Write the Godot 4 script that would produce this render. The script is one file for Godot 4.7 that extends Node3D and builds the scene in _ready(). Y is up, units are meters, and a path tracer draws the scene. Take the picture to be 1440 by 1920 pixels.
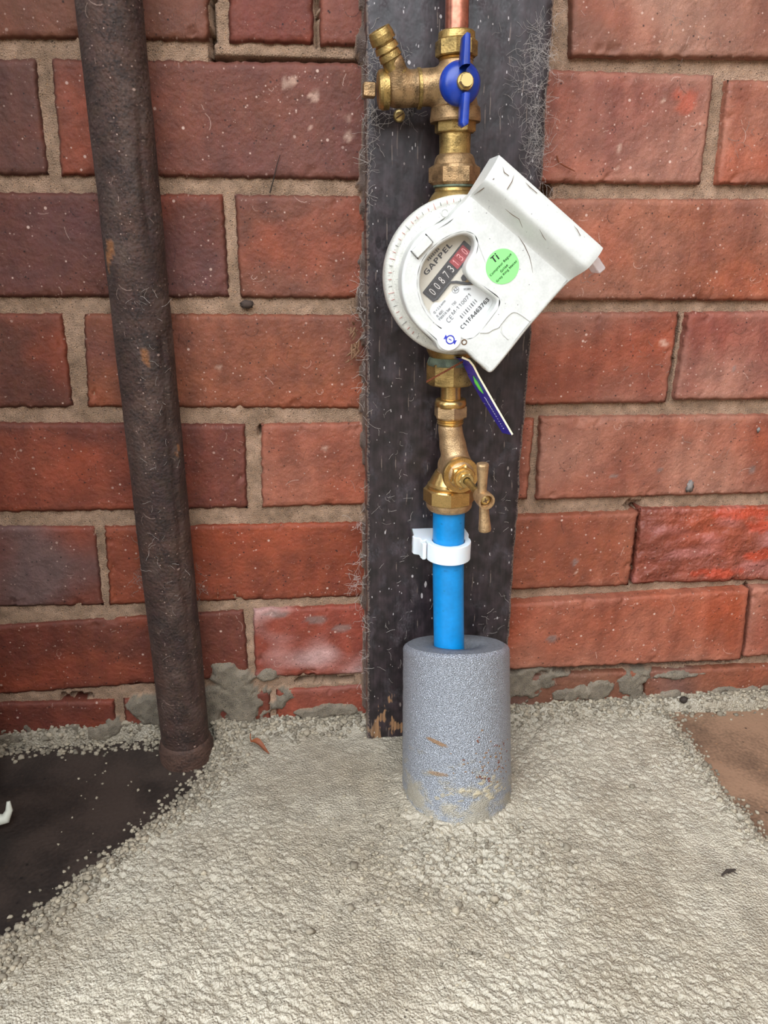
extends Node3D
# A water meter on a timber board against an old red brick wall, above a fresh cement patch.
# World: wall front is z = 0 (facing +z), floor is y = 0, x to the right.

const EYE := Vector3(0.0, 0.43, 0.6)
const FOCAL := 1400.0          # in pixels of a 1440 x 1920 picture
const PITCH := 0.347169
const YAW := 0.112926
const ROLL := 0.0089
const PIPE_Z := 0.058          # depth of the water pipe's axis
const BOARD_Z := 0.030         # front face of the board

var axis_right := Vector3()
var axis_up := Vector3()
var axis_ahead := Vector3()
var rng := RandomNumberGenerator.new()
var noise_a := FastNoiseLite.new()
var noise_b := FastNoiseLite.new()
var noise_c := FastNoiseLite.new()
var noise_d := FastNoiseLite.new()
var M := {}
var used_names := {}
var left_edge := []
var right_edge := []

# ------------------------------------------------------------------ camera maths
func set_axes():
	var cy := cos(YAW); var sy := sin(YAW); var cp := cos(PITCH); var sp := sin(PITCH)
	axis_ahead = Vector3(sy * cp, -sp, -cy * cp)
	var r := Vector3(cy, 0, sy)
	var u := r.cross(axis_ahead)
	axis_right = r * cos(ROLL) + u * sin(ROLL)
	axis_up = -r * sin(ROLL) + u * cos(ROLL)

func ray(u: float, v: float) -> Vector3:
	return axis_right * ((u - 720.0) / FOCAL) - axis_up * ((v - 960.0) / FOCAL) + axis_ahead

func wp(u: float, v: float, z := 0.0) -> Vector3:      # the point of the upright plane at depth z
	var d := ray(u, v)
	return EYE + d * ((z - EYE.z) / d.z)

func fp(u: float, v: float, y := 0.0) -> Vector3:      # the point of the level plane at height y
	var d := ray(u, v)
	return EYE + d * ((y - EYE.y) / d.y)

func proj(p: Vector3) -> Vector2:
	var q := p - EYE
	var w := q.dot(axis_ahead)
	return Vector2(720.0 + FOCAL * q.dot(axis_right) / w, 960.0 - FOCAL * q.dot(axis_up) / w)

func pipe_axis(t: float) -> Vector3:                   # the water pipe's axis, t = 0 at the top of the frame
	return pipe_top + (pipe_low - pipe_top) * t

var pipe_top := Vector3()
var pipe_low := Vector3()
var pipe_dir := Vector3()

func ax(v: float, r := 0.0) -> Vector3:                # the axis point whose front at radius r shows on row v
	var a := -0.4
	var b := 1.6
	for i in 40:
		var m := (a + b) / 2
		if proj(pipe_axis(m) + Vector3(0, 0, r)).y < v: a = m
		else: b = m
	return pipe_axis(a)

# ------------------------------------------------------------------ nodes
func numbered(called: String) -> String:
	var n: int = used_names.get(called, 0)
	used_names[called] = n + 1
	return called if n == 0 else "%s_%03d" % [called, n]

func tag(o: Node, label: String, category: String, group := "", kind := ""):
	o.set_meta("label", label)
	if category: o.set_meta("category", category)
	if group: o.set_meta("group", group)
	if kind: o.set_meta("kind", kind)

func thing(called: String, label: String, category: String, at := Vector3.ZERO, group := "") -> Node3D:
	var o := Node3D.new()
	o.name = numbered(called)
	add_child(o, true)
	o.position = at
	tag(o, label, category, group)
	return o

func origin(n: Node) -> Vector3:
	var p := Vector3.ZERO
	while n != self:
		p += n.position
		n = n.get_parent()
	return p

func part(parent: Node, called: String, mesh: Mesh, mat: Material) -> MeshInstance3D:   # mesh is in world coordinates
	var o := MeshInstance3D.new()
	o.name = called
	o.mesh = mesh
	o.material_override = mat
	parent.add_child(o, true)
	o.position = -origin(parent) if parent != self else Vector3.ZERO
	return o

func solo(called: String, label: String, category: String, mesh: Mesh, mat: Material, group := "", kind := "") -> MeshInstance3D:
	var o := part(self, numbered(called), mesh, mat)
	tag(o, label, category, group, kind)
	return o

# ------------------------------------------------------------------ shapes
func st_new() -> SurfaceTool:
	var st := SurfaceTool.new()
	st.begin(Mesh.PRIMITIVE_TRIANGLES)
	return st

func quad_n(st: SurfaceTool, p: Array, n: Array, uv := []):
	var g: Vector3 = (p[2] - p[0]).cross(p[1] - p[0]) + (p[3] - p[0]).cross(p[2] - p[0])
	for k in ([0, 1, 2, 0, 2, 3] if g.dot(n[0] + n[1] + n[2] + n[3]) > 0 else [0, 2, 1, 0, 3, 2]):
		st.set_normal(n[k])
		if uv: st.set_uv(uv[k])
		st.add_vertex(p[k])

func tri_n(st: SurfaceTool, p: Array, n: Vector3):
	for k in ([0, 1, 2] if (p[2] - p[0]).cross(p[1] - p[0]).dot(n) > 0 else [0, 2, 1]):
		st.set_normal(n)
		st.add_vertex(p[k])

func frame_of(dir: Vector3) -> Array:
	var d := dir.normalized()
	var s := d.cross(Vector3(0, 0, 1)) if absf(d.z) < 0.9 else d.cross(Vector3(0, 1, 0))
	s = s.normalized()
	return [d, s, d.cross(s).normalized()]

# profile: [distance along the axis, radius]; each band is smooth around the axis, with an edge between bands
func lathe(from: Vector3, dir: Vector3, profile: Array, seg := 48, smooth := false, st: SurfaceTool = null) -> SurfaceTool:
	if st == null: st = st_new()
	var fr := frame_of(dir)
	var bn := []
	for i in profile.size() - 1:
		var dt: float = profile[i + 1][0] - profile[i][0]
		var dr: float = profile[i + 1][1] - profile[i][1]
		bn.append(Vector2(dt, -dr).normalized())       # (radial, axial)
	var total := 0.0
	var dist := [0.0]
	for i in profile.size() - 1:
		total += Vector2(profile[i + 1][0] - profile[i][0], profile[i + 1][1] - profile[i][1]).length()
		dist.append(total)
	for i in profile.size() - 1:
		var n0: Vector2 = bn[i]
		var n1: Vector2 = bn[i]
		if smooth:
			if i > 0: n0 = (bn[i] + bn[i - 1]).normalized()
			if i < bn.size() - 1: n1 = (bn[i] + bn[i + 1]).normalized()
		for k in seg:
			var a0 := TAU * k / seg
			var a1 := TAU * (k + 1) / seg
			var e0: Vector3 = fr[1] * cos(a0) + fr[2] * sin(a0)
			var e1: Vector3 = fr[1] * cos(a1) + fr[2] * sin(a1)
			var c0: Vector3 = from + fr[0] * profile[i][0]
			var c1: Vector3 = from + fr[0] * profile[i + 1][0]
			var r0: float = profile[i][1]
			var r1: float = profile[i + 1][1]
			quad_n(st, [c0 + e0 * r0, c1 + e0 * r1, c1 + e1 * r1, c0 + e1 * r0],
				[e0 * n0.x + fr[0] * n0.y, e0 * n1.x + fr[0] * n1.y, e1 * n1.x + fr[0] * n1.y, e1 * n0.x + fr[0] * n0.y],
				[Vector2(float(k) / seg, dist[i]), Vector2(float(k) / seg, dist[i + 1]), Vector2(float(k + 1) / seg, dist[i + 1]), Vector2(float(k + 1) / seg, dist[i])])
	return st

# a nut: sides = 6 or 8, chamfered ends, a length along dir
func nut(from: Vector3, dir: Vector3, length: float, apothem: float, sides := 6, turn := 0.0, bore := 0.0, st: SurfaceTool = null) -> SurfaceTool:
	if st == null: st = st_new()
	var fr := frame_of(dir)
	var seg := sides * 10
	var corner := apothem / cos(PI / sides)
	var ch := (corner - apothem) * 0.75
	var rows := [[0.0, bore], [0.0, apothem * 0.97], [ch, corner], [length * 0.5, corner], [length - ch, corner], [length, apothem * 0.97], [length, bore]]
	var at := func(i: int, k: int) -> Vector3:
		var a := TAU * k / seg + turn
		var m := fposmod(a - turn, TAU / sides) - PI / sides
		var r := minf(rows[i][1], apothem / cos(m))
		return from + fr[0] * rows[i][0] + (fr[1] * cos(a) + fr[2] * sin(a)) * r
	st.set_smooth_group(-1)
	for i in rows.size() - 1:
		for k in seg:
			var p := [at.call(i, k), at.call(i + 1, k), at.call(i + 1, k + 1), at.call(i, k + 1)]
			var n: Vector3 = (p[2] - p[0]).cross(p[3] - p[1])
			if n.length_squared() < 1e-20: continue
			n = n.normalized()
			if i > 0 and i < rows.size() - 2:
				var mid: Vector3 = (p[0] + p[2]) / 2 - from
				mid -= fr[0] * mid.dot(fr[0])
				if n.dot(mid) < 0: n = -n
			elif n.dot(fr[0]) * (1.0 if i > 0 else -1.0) < 0: n = -n
			quad_n(st, p, [n, n, n, n])
	return st

func sweep(pts: Array, radii: Array, seg := 10, caps := true, st: SurfaceTool = null) -> SurfaceTool:
	if st == null: st = st_new()
	var side := Vector3.ZERO
	var rings := []
	for i in pts.size():
		var d: Vector3 = pts[mini(i + 1, pts.size() - 1)] - pts[maxi(i - 1, 0)]
		d = d.normalized()
		if i == 0: side = frame_of(d)[1]
		side = (side - d * side.dot(d)).normalized()
		var up := d.cross(side)
		var ring := []
		for k in seg + 1:
			var a := TAU * k / seg
			ring.append(side * cos(a) + up * sin(a))
		rings.append(ring)
	for i in pts.size() - 1:
		var r0: float = radii[mini(i, radii.size() - 1)]
		var r1: float = radii[mini(i + 1, radii.size() - 1)]
		for k in seg:
			quad_n(st, [pts[i] + rings[i][k] * r0, pts[i + 1] + rings[i + 1][k] * r1, pts[i + 1] + rings[i + 1][k + 1] * r1, pts[i] + rings[i][k + 1] * r0],
				[rings[i][k], rings[i + 1][k], rings[i + 1][k + 1], rings[i][k + 1]],
				[Vector2(float(k) / seg, float(i)), Vector2(float(k) / seg, i + 1.0), Vector2(float(k + 1) / seg, i + 1.0), Vector2(float(k + 1) / seg, float(i))])
	if caps:
		for e in [0, pts.size() - 1]:
			var n: Vector3 = (pts[e] - pts[absi(e - 1)]).normalized()
			var r: float = radii[mini(e, radii.size() - 1)]
			for k in seg:
				tri_n(st, [pts[e], pts[e] + rings[e][k] * r, pts[e] + rings[e][k + 1] * r], n)
	return st

func chaikin(p: Array, times := 2, closed := true) -> Array:
	for t in times:
		var q := []
		for i in p.size():
			if not closed and i == p.size() - 1: break
			var a: Vector2 = p[i]
			var b: Vector2 = p[(i + 1) % p.size()]
			if not closed and i == 0: q.append(a)
			q.append(a.lerp(b, 0.25))
			q.append(a.lerp(b, 0.75))
		if not closed: q.append(p[-1])
		p = q
	return p

func area_of(p: Array) -> float:
	var s := 0.0
	for i in p.size():
		var a: Vector2 = p[i]
		var b: Vector2 = p[(i + 1) % p.size()]
		s += a.cross(b)
	return s / 2

func inset(p: Array, by: float) -> Array:          # p anticlockwise; by > 0 moves inwards
	var q := []
	var n := p.size()
	for i in n:
		var a: Vector2 = p[(i + n - 1) % n]
		var b: Vector2 = p[i]
		var c: Vector2 = p[(i + 1) % n]
		var n0 := (b - a).normalized().orthogonal()
		var n1 := (c - b).normalized().orthogonal()
		var m := (n0 + n1)
		if m.length() < 0.2: m = n0
		m = m.normalized()
		q.append(b - m * by / maxf(0.5, m.dot(n0)))
	return q

# a plate between z0 and z1 (front), its front edge rounded by bevel; hole optional; tf carries it into place
func plate(outer: Array, hole: Array, z0: float, z1: float, bevel: float, tf := Transform3D()) -> ArrayMesh:
	var st := st_new()
	if area_of(outer) < 0: outer.reverse()
	if hole.size() and area_of(hole) < 0: hole.reverse()
	var steps := 5
	var loops := [[outer, 1.0]]
	if hole.size(): loops.append([hole, -1.0])
	var fronts := []
	for l in loops:
		var rings := [[l[0], z0]]
		for s in steps + 1:
			var a := PI / 2 * s / steps
			rings.append([inset(l[0], l[1] * bevel * (1 - cos(a))), z1 - bevel + bevel * sin(a)])
		for i in rings.size() - 1:
			var n: int = l[0].size()
			for k in n:
				var k2 := (k + 1) % n
				var p := [rings[i][0][k], rings[i + 1][0][k], rings[i + 1][0][k2], rings[i][0][k2]]
				var nn := []
				for w in 4:
					var kk: int = k if w < 2 else k2
					var ra: Vector2 = l[0][(kk + 1) % n] - l[0][(kk + n - 1) % n]
					var o2: Vector2 = ra.normalized().orthogonal() * l[1]
					var lev: int = i if (w == 0 or w == 3) else i + 1
					var ang := 0.0 if lev == 0 else PI / 2 * (lev - 1) / steps
					nn.append((tf.basis * Vector3(o2.x * cos(ang), o2.y * cos(ang), sin(ang))).normalized())
				var z := [rings[i][1], rings[i + 1][1], rings[i + 1][1], rings[i][1]]
				var q := []
				for w in 4: q.append(tf * Vector3(p[w].x, p[w].y, z[w]))
				quad_n(st, q, nn)
		fronts.append(rings[-1][0])
	for face in [[z1, 1.0], [z0, -1.0]]:
		var o: Array = fronts[0] if face[1] > 0 else outer
		var poly := o.duplicate()
		if hole.size():
			var h: Array = (fronts[1] if face[1] > 0 else hole).duplicate()
			h.reverse()
			var best := [0, 0, 1e9]
			for i in o.size():
				for j in h.size():
					var dd: float = o[i].distance_squared_to(h[j])
					if dd < best[2]: best = [i, j, dd]
			poly = o.slice(0, best[0] + 1)
			for j in h.size() + 1: poly.append(h[(best[1] + j) % h.size()])
			poly.append_array(o.slice(best[0]))
		var tri := Geometry2D.triangulate_polygon(PackedVector2Array(poly))
		var n: Vector3 = (tf.basis * Vector3(0, 0, face[1])).normalized()
		for i in range(0, tri.size(), 3):
			var t3 := []
			for w in 3: t3.append(tf * Vector3(poly[tri[i + w]].x, poly[tri[i + w]].y, face[0]))
			tri_n(st, t3, n)
	return st.commit()

func box(c: Vector3, s: Vector3, basis := Basis(), bevel := 0.0006) -> ArrayMesh:
	var h := s / 2
	bevel = minf(bevel, minf(h.x, minf(h.y, h.z)) * 0.45)
	var st := st_new()
	for axis in 3:
		for sg in [-1.0, 1.0]:
			var n := Vector3.ZERO
			n[axis] = sg
			var a := (axis + 1) % 3
			var b := (axis + 2) % 3
			var p := []
			for q in [[-1, -1], [1, -1], [1, 1], [-1, 1]]:
				var v := Vector3.ZERO
				v[axis] = sg * h[axis]
				v[a] = q[0] * (h[a] - bevel)
				v[b] = q[1] * (h[b] - bevel)
				p.append(c + basis * v)
			var wn := basis * n
			quad_n(st, p, [wn, wn, wn, wn], [Vector2(0, 0), Vector2(1, 0), Vector2(1, 1), Vector2(0, 1)])
			for s2 in [-1.0, 1.0]:            # the bevel towards axis a
				var n2 := Vector3.ZERO
				n2[a] = s2
				var e := []
				for w in [-1.0, 1.0]:
					var v1 := Vector3.ZERO
					v1[axis] = sg * h[axis]; v1[a] = s2 * (h[a] - bevel); v1[b] = w * (h[b] - bevel)
					var v2 := Vector3.ZERO
					v2[axis] = sg * (h[axis] - bevel); v2[a] = s2 * h[a]; v2[b] = w * (h[b] - bevel)
					e.append([c + basis * v1, c + basis * v2])
				quad_n(st, [e[0][0], e[0][1], e[1][1], e[1][0]], [wn, basis * n2, basis * n2, wn])
				for w in [-1.0, 1.0]:
					var v1 := Vector3.ZERO
					v1[axis] = sg * h[axis]; v1[a] = s2 * (h[a] - bevel); v1[b] = w * (h[b] - bevel)
					if axis == 0:
						var v2 := v1; var v3 := v1
						v2[axis] = sg * (h[axis] - bevel); v2[a] = s2 * h[a]
						v3[axis] = sg * (h[axis] - bevel); v3[b] = w * h[b]
						var n3 := (basis * Vector3(sg, s2, w)).normalized()
						tri_n(st, [c + basis * v1, c + basis * v2, c + basis * v3], n3)
	return st.commit()

# a smooth casting from tapered capsules [a, b, ra, rb], joined with a smooth minimum and meshed as surface nets
func casting(caps: Array, cell: float, k := 0.003) -> ArrayMesh:
	var lo := Vector3(1e9, 1e9, 1e9)
	var hi := -lo
	for c in caps:
		var r: float = maxf(c[2], c[3]) + cell * 3
		for e in [c[0], c[1]]:
			lo = lo.min(e - Vector3(r, r, r))
			hi = hi.max(e + Vector3(r, r, r))
	var n := Vector3i(((hi - lo) / cell).ceil()) + Vector3i.ONE
	var f := PackedFloat32Array()
	f.resize(n.x * n.y * n.z)
	var id := 0
	for z in n.z:
		for y in n.y:
			for x in n.x:
				var p := lo + Vector3(x, y, z) * cell
				var d := 1.0
				for c in caps:
					var ab: Vector3 = c[1] - c[0]
					var t := clampf((p - c[0]).dot(ab) / ab.length_squared(), 0, 1)
					var e: float = p.distance_to(c[0] + ab * t) - lerpf(c[2], c[3], t)
					var h := maxf(k - absf(d - e), 0.0) / k
					d = minf(d, e) - h * h * k * 0.25
				f[id] = d
				id += 1
	var vid := {}
	var verts := PackedVector3Array()
	var sx := 1; var sy := n.x; var sz := n.x * n.y
	var offs := [0, sx, sy, sx + sy, sz, sx + sz, sy + sz, sx + sy + sz]
	var edges := [[0, 1], [2, 3], [4, 5], [6, 7], [0, 2], [1, 3], [4, 6], [5, 7], [0, 4], [1, 5], [2, 6], [3, 7]]
	for z in n.z - 1:
		for y in n.y - 1:
			for x in n.x - 1:
				var b := x + y * sy + z * sz
				var inside := 0
				for o in offs: inside += 1 if f[b + o] < 0 else 0
				if inside == 0 or inside == 8: continue
				var s := Vector3.ZERO
				var c := 0
				for e in edges:
					var fa := f[b + offs[e[0]]]
					var fb := f[b + offs[e[1]]]
					if (fa < 0) != (fb < 0):
						var t := fa / (fa - fb)
						var va := Vector3(e[0] & 1, (e[0] >> 1) & 1, e[0] >> 2)
						var vb := Vector3(e[1] & 1, (e[1] >> 1) & 1, e[1] >> 2)
						s += va.lerp(vb, t)
						c += 1
				vid[b] = verts.size()
				verts.append(lo + (Vector3(x, y, z) + s / c) * cell)
	var idx := PackedInt32Array()
	for b in vid:
		for ax3 in [[sx, sy, sz], [sy, sz, sx], [sz, sx, sy]]:
			var fa := f[b]
			var fb := f[b + ax3[0]]
			if (fa < 0) == (fb < 0): continue
			var q := [b, b - ax3[1], b - ax3[1] - ax3[2], b - ax3[2]]
			if not (vid.has(q[1]) and vid.has(q[2]) and vid.has(q[3])): continue
			var i := [vid[q[0]], vid[q[1]], vid[q[2]], vid[q[3]]]
			if fa < 0: idx.append_array([i[0], i[1], i[2], i[0], i[2], i[3]])
			else: idx.append_array([i[0], i[2], i[1], i[0], i[3], i[2]])
	var normals := PackedVector3Array()
	normals.resize(verts.size())
	for i in range(0, idx.size(), 3):
		var nn := (verts[idx[i + 2]] - verts[idx[i]]).cross(verts[idx[i + 1]] - verts[idx[i]])
		for w in 3: normals[idx[i + w]] += nn
	for i in normals.size(): normals[i] = normals[i].normalized()
	return arrays(verts, normals, idx)

func arrays(verts, normals, idx, colors = null, uvs = null) -> ArrayMesh:
	var a := []
	a.resize(Mesh.ARRAY_MAX)
	a[Mesh.ARRAY_VERTEX] = verts
	a[Mesh.ARRAY_NORMAL] = normals
	a[Mesh.ARRAY_INDEX] = idx
	if colors != null: a[Mesh.ARRAY_COLOR] = colors
	if uvs != null: a[Mesh.ARRAY_TEX_UV] = uvs
	var m := ArrayMesh.new()
	m.add_surface_from_arrays(Mesh.PRIMITIVE_TRIANGLES, a)
	return m

# a grid of (nx + 1) x (ny + 1) points with computed normals; flip turns the faces over
func grid_mesh(nx: int, ny: int, verts: PackedVector3Array, colors = null, flip := false, uvs = null) -> ArrayMesh:
	var idx := PackedInt32Array()
	idx.resize(nx * ny * 6)
	var w := nx + 1
	var o := 0
	for j in ny:
		for i in nx:
			var a := j * w + i
			var q := [a, a + 1, a + w, a + 1, a + w + 1, a + w] if flip else [a, a + w, a + 1, a + 1, a + w, a + w + 1]
			for k in 6: idx[o + k] = q[k]
			o += 6
	var normals := PackedVector3Array()
	normals.resize(verts.size())
	for j in ny + 1:
		for i in nx + 1:
			var dx := verts[j * w + mini(i + 1, nx)] - verts[j * w + maxi(i - 1, 0)]
			var dy := verts[mini(j + 1, ny) * w + i] - verts[maxi(j - 1, 0) * w + i]
			var nn := dx.cross(dy).normalized()
			normals[j * w + i] = -nn if flip else nn
	return arrays(verts, normals, idx, colors, uvs)

# ------------------------------------------------------------------ colours, textures, materials
func lin(r: float, g: float, b: float) -> Color:       # 0..255 sRGB to linear, for vertex colours
	return Color(r / 255.0, g / 255.0, b / 255.0).srgb_to_linear()

func srgb(r: float, g: float, b: float, a := 1.0) -> Color:
	return Color(r / 255.0, g / 255.0, b / 255.0, a)

func noise_bytes(w: int, h: int, freq: float, sd: int, octaves := 3, seamless := true, type := FastNoiseLite.TYPE_SIMPLEX_SMOOTH) -> PackedByteArray:
	var n := FastNoiseLite.new()
	n.noise_type = type
	n.seed = sd
	n.frequency = freq
	n.fractal_octaves = octaves
	if octaves <= 1: n.fractal_type = FastNoiseLite.FRACTAL_NONE
	var im := n.get_seamless_image(w, h) if seamless else n.get_image(w, h, false, false, true)
	im.convert(Image.FORMAT_L8)
	return im.get_data()

func texture_of(w: int, h: int, data: PackedByteArray, format := Image.FORMAT_RGB8) -> ImageTexture:
	return ImageTexture.create_from_image(Image.create_from_data(w, h, false, format, data))

# mixes a tint map: base colour 1, modulated by three noises, with light and dark specks
func grain_bytes(size: int, sd: int, coarse: float, fine: float, specks_light: int, specks_dark: int, f_coarse := 0.01, f_fine := 0.2, light_colour := Vector3(255, 245, 230), big := 2.0) -> PackedByteArray:
	var a := noise_bytes(size, size, f_coarse, sd, 4)
	var b := noise_bytes(size, size, f_fine, sd + 1, 2)
	var out := PackedByteArray()
	out.resize(size * size * 3)
	for i in size * size:
		var v := 230.0 + (a[i] - 128) * coarse + (b[i] - 128) * fine
		var c := clampi(int(v), 0, 255)
		out[i * 3] = c
		out[i * 3 + 1] = c
		out[i * 3 + 2] = c
	var r := RandomNumberGenerator.new()
	r.seed = sd
	for s in specks_light + specks_dark:
		var cx := r.randi_range(0, size - 1)
		var cy := r.randi_range(0, size - 1)
		var rad := r.randf_range(0.6, big)
		var light := s < specks_light
		for dy in range(-int(rad), int(rad) + 1):
			for dx in range(-int(rad), int(rad) + 1):
				if dx * dx + dy * dy > rad * rad: continue
				var i := posmod(cy + dy, size) * size + posmod(cx + dx, size)
				for k in 3: out[i * 3 + k] = int(light_colour[k]) if light else int(out[i * 3 + k] * 0.45)
	return out

func grain_texture(size: int, sd: int, coarse: float, fine: float, specks_light: int, specks_dark: int, f_coarse := 0.01, f_fine := 0.2, light_colour := Vector3(255, 245, 230), big := 2.0) -> ImageTexture:
	return texture_of(size, size, grain_bytes(size, sd, coarse, fine, specks_light, specks_dark, f_coarse, f_fine, light_colour, big))

# thin pale scratches, hairs and a few dark marks drawn over a texture
func scratched(size: int, out: PackedByteArray) -> ImageTexture:
	var r := RandomNumberGenerator.new()
	r.seed = 77
	for s in 330:
		var p := Vector2(r.randf() * size, r.randf() * size)
		var a := r.randfn(PI / 2, 0.35) if r.randf() < 0.65 else r.randf() * TAU
		var bend := r.randfn(0, 0.12)
		var dark := r.randf() < 0.35
		var f := r.randf_range(0.25, 0.8)
		for k in r.randi_range(6, 40):
			var i := posmod(int(p.y), size) * size + posmod(int(p.x), size)
			for c in 3: out[i * 3 + c] = int(lerpf(out[i * 3 + c], 120.0 if dark else 255.0, f))
			p += Vector2(cos(a), sin(a))
			a += bend * r.randf()
	return texture_of(size, size, out)

func fleck_texture(size: int, sd: int, count: int, hairs: int) -> ImageTexture:
	var out := PackedByteArray()
	out.resize(size * size * 4)
	for i in size * size:
		out[i * 4] = 206
		out[i * 4 + 1] = 176
		out[i * 4 + 2] = 160
	var r := RandomNumberGenerator.new()
	r.seed = sd
	for s in count:
		var c := Vector2(r.randf(), r.randf()) * size
		var rad := r.randf_range(0.5, 1.2) if r.randf() < 0.93 else r.randf_range(1.2, 2.6)
		var al := int(r.randf_range(70, 220))
		for dy in range(-int(rad), int(rad) + 1):
			for dx in range(-int(rad), int(rad) + 1):
				if dx * dx + dy * dy > rad * rad: continue
				var i := posmod(int(c.y) + dy, size) * size + posmod(int(c.x) + dx, size)
				out[i * 4 + 3] = maxi(out[i * 4 + 3], al)
	for s in hairs:
		var p := Vector2(r.randf(), r.randf()) * size
		var ang := r.randfn(PI / 2, 0.3) if r.randf() < 0.6 else r.randf() * TAU
		var bend := r.randfn(0, 0.2)
		var al := int(r.randf_range(60, 170))
		for k in r.randi_range(5, 36):
			var i := posmod(int(p.y), size) * size + posmod(int(p.x), size)
			out[i * 4 + 3] = maxi(out[i * 4 + 3], al)
			p += Vector2(cos(ang), sin(ang))
			ang += bend * r.randf()
	return texture_of(size, size, out, Image.FORMAT_RGBA8)

func flecked(m: StandardMaterial3D, tex: Texture2D):
	m.detail_enabled = true
	m.detail_albedo = tex
	m.detail_blend_mode = BaseMaterial3D.BLEND_MODE_MIX
	m.detail_uv_layer = BaseMaterial3D.DETAIL_UV_1

func bump_texture(size: int, sd: int, freq: float, octaves := 4, type := FastNoiseLite.TYPE_SIMPLEX_SMOOTH) -> ImageTexture:
	return texture_of(size, size, noise_bytes(size, size, freq, sd, octaves, true, type), Image.FORMAT_L8)

func mat(colour: Color, rough := 0.6, metal := 0.0, vertex := false) -> StandardMaterial3D:
	var m := StandardMaterial3D.new()
	m.albedo_color = colour
	m.roughness = rough
	m.metallic = metal
	m.vertex_color_use_as_albedo = vertex
	return m

func world_tex(m: StandardMaterial3D, tex: Texture2D, per_metre: float, bump: Texture2D = null, relief_mm := 0.0):
	if tex: m.albedo_texture = tex
	m.uv1_triplanar = true
	m.uv1_world_triplanar = true
	m.uv1_scale = Vector3(per_metre, per_metre, per_metre)
	if bump:
		m.heightmap_enabled = true
		m.heightmap_texture = bump
		m.heightmap_scale = relief_mm * 0.1

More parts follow.
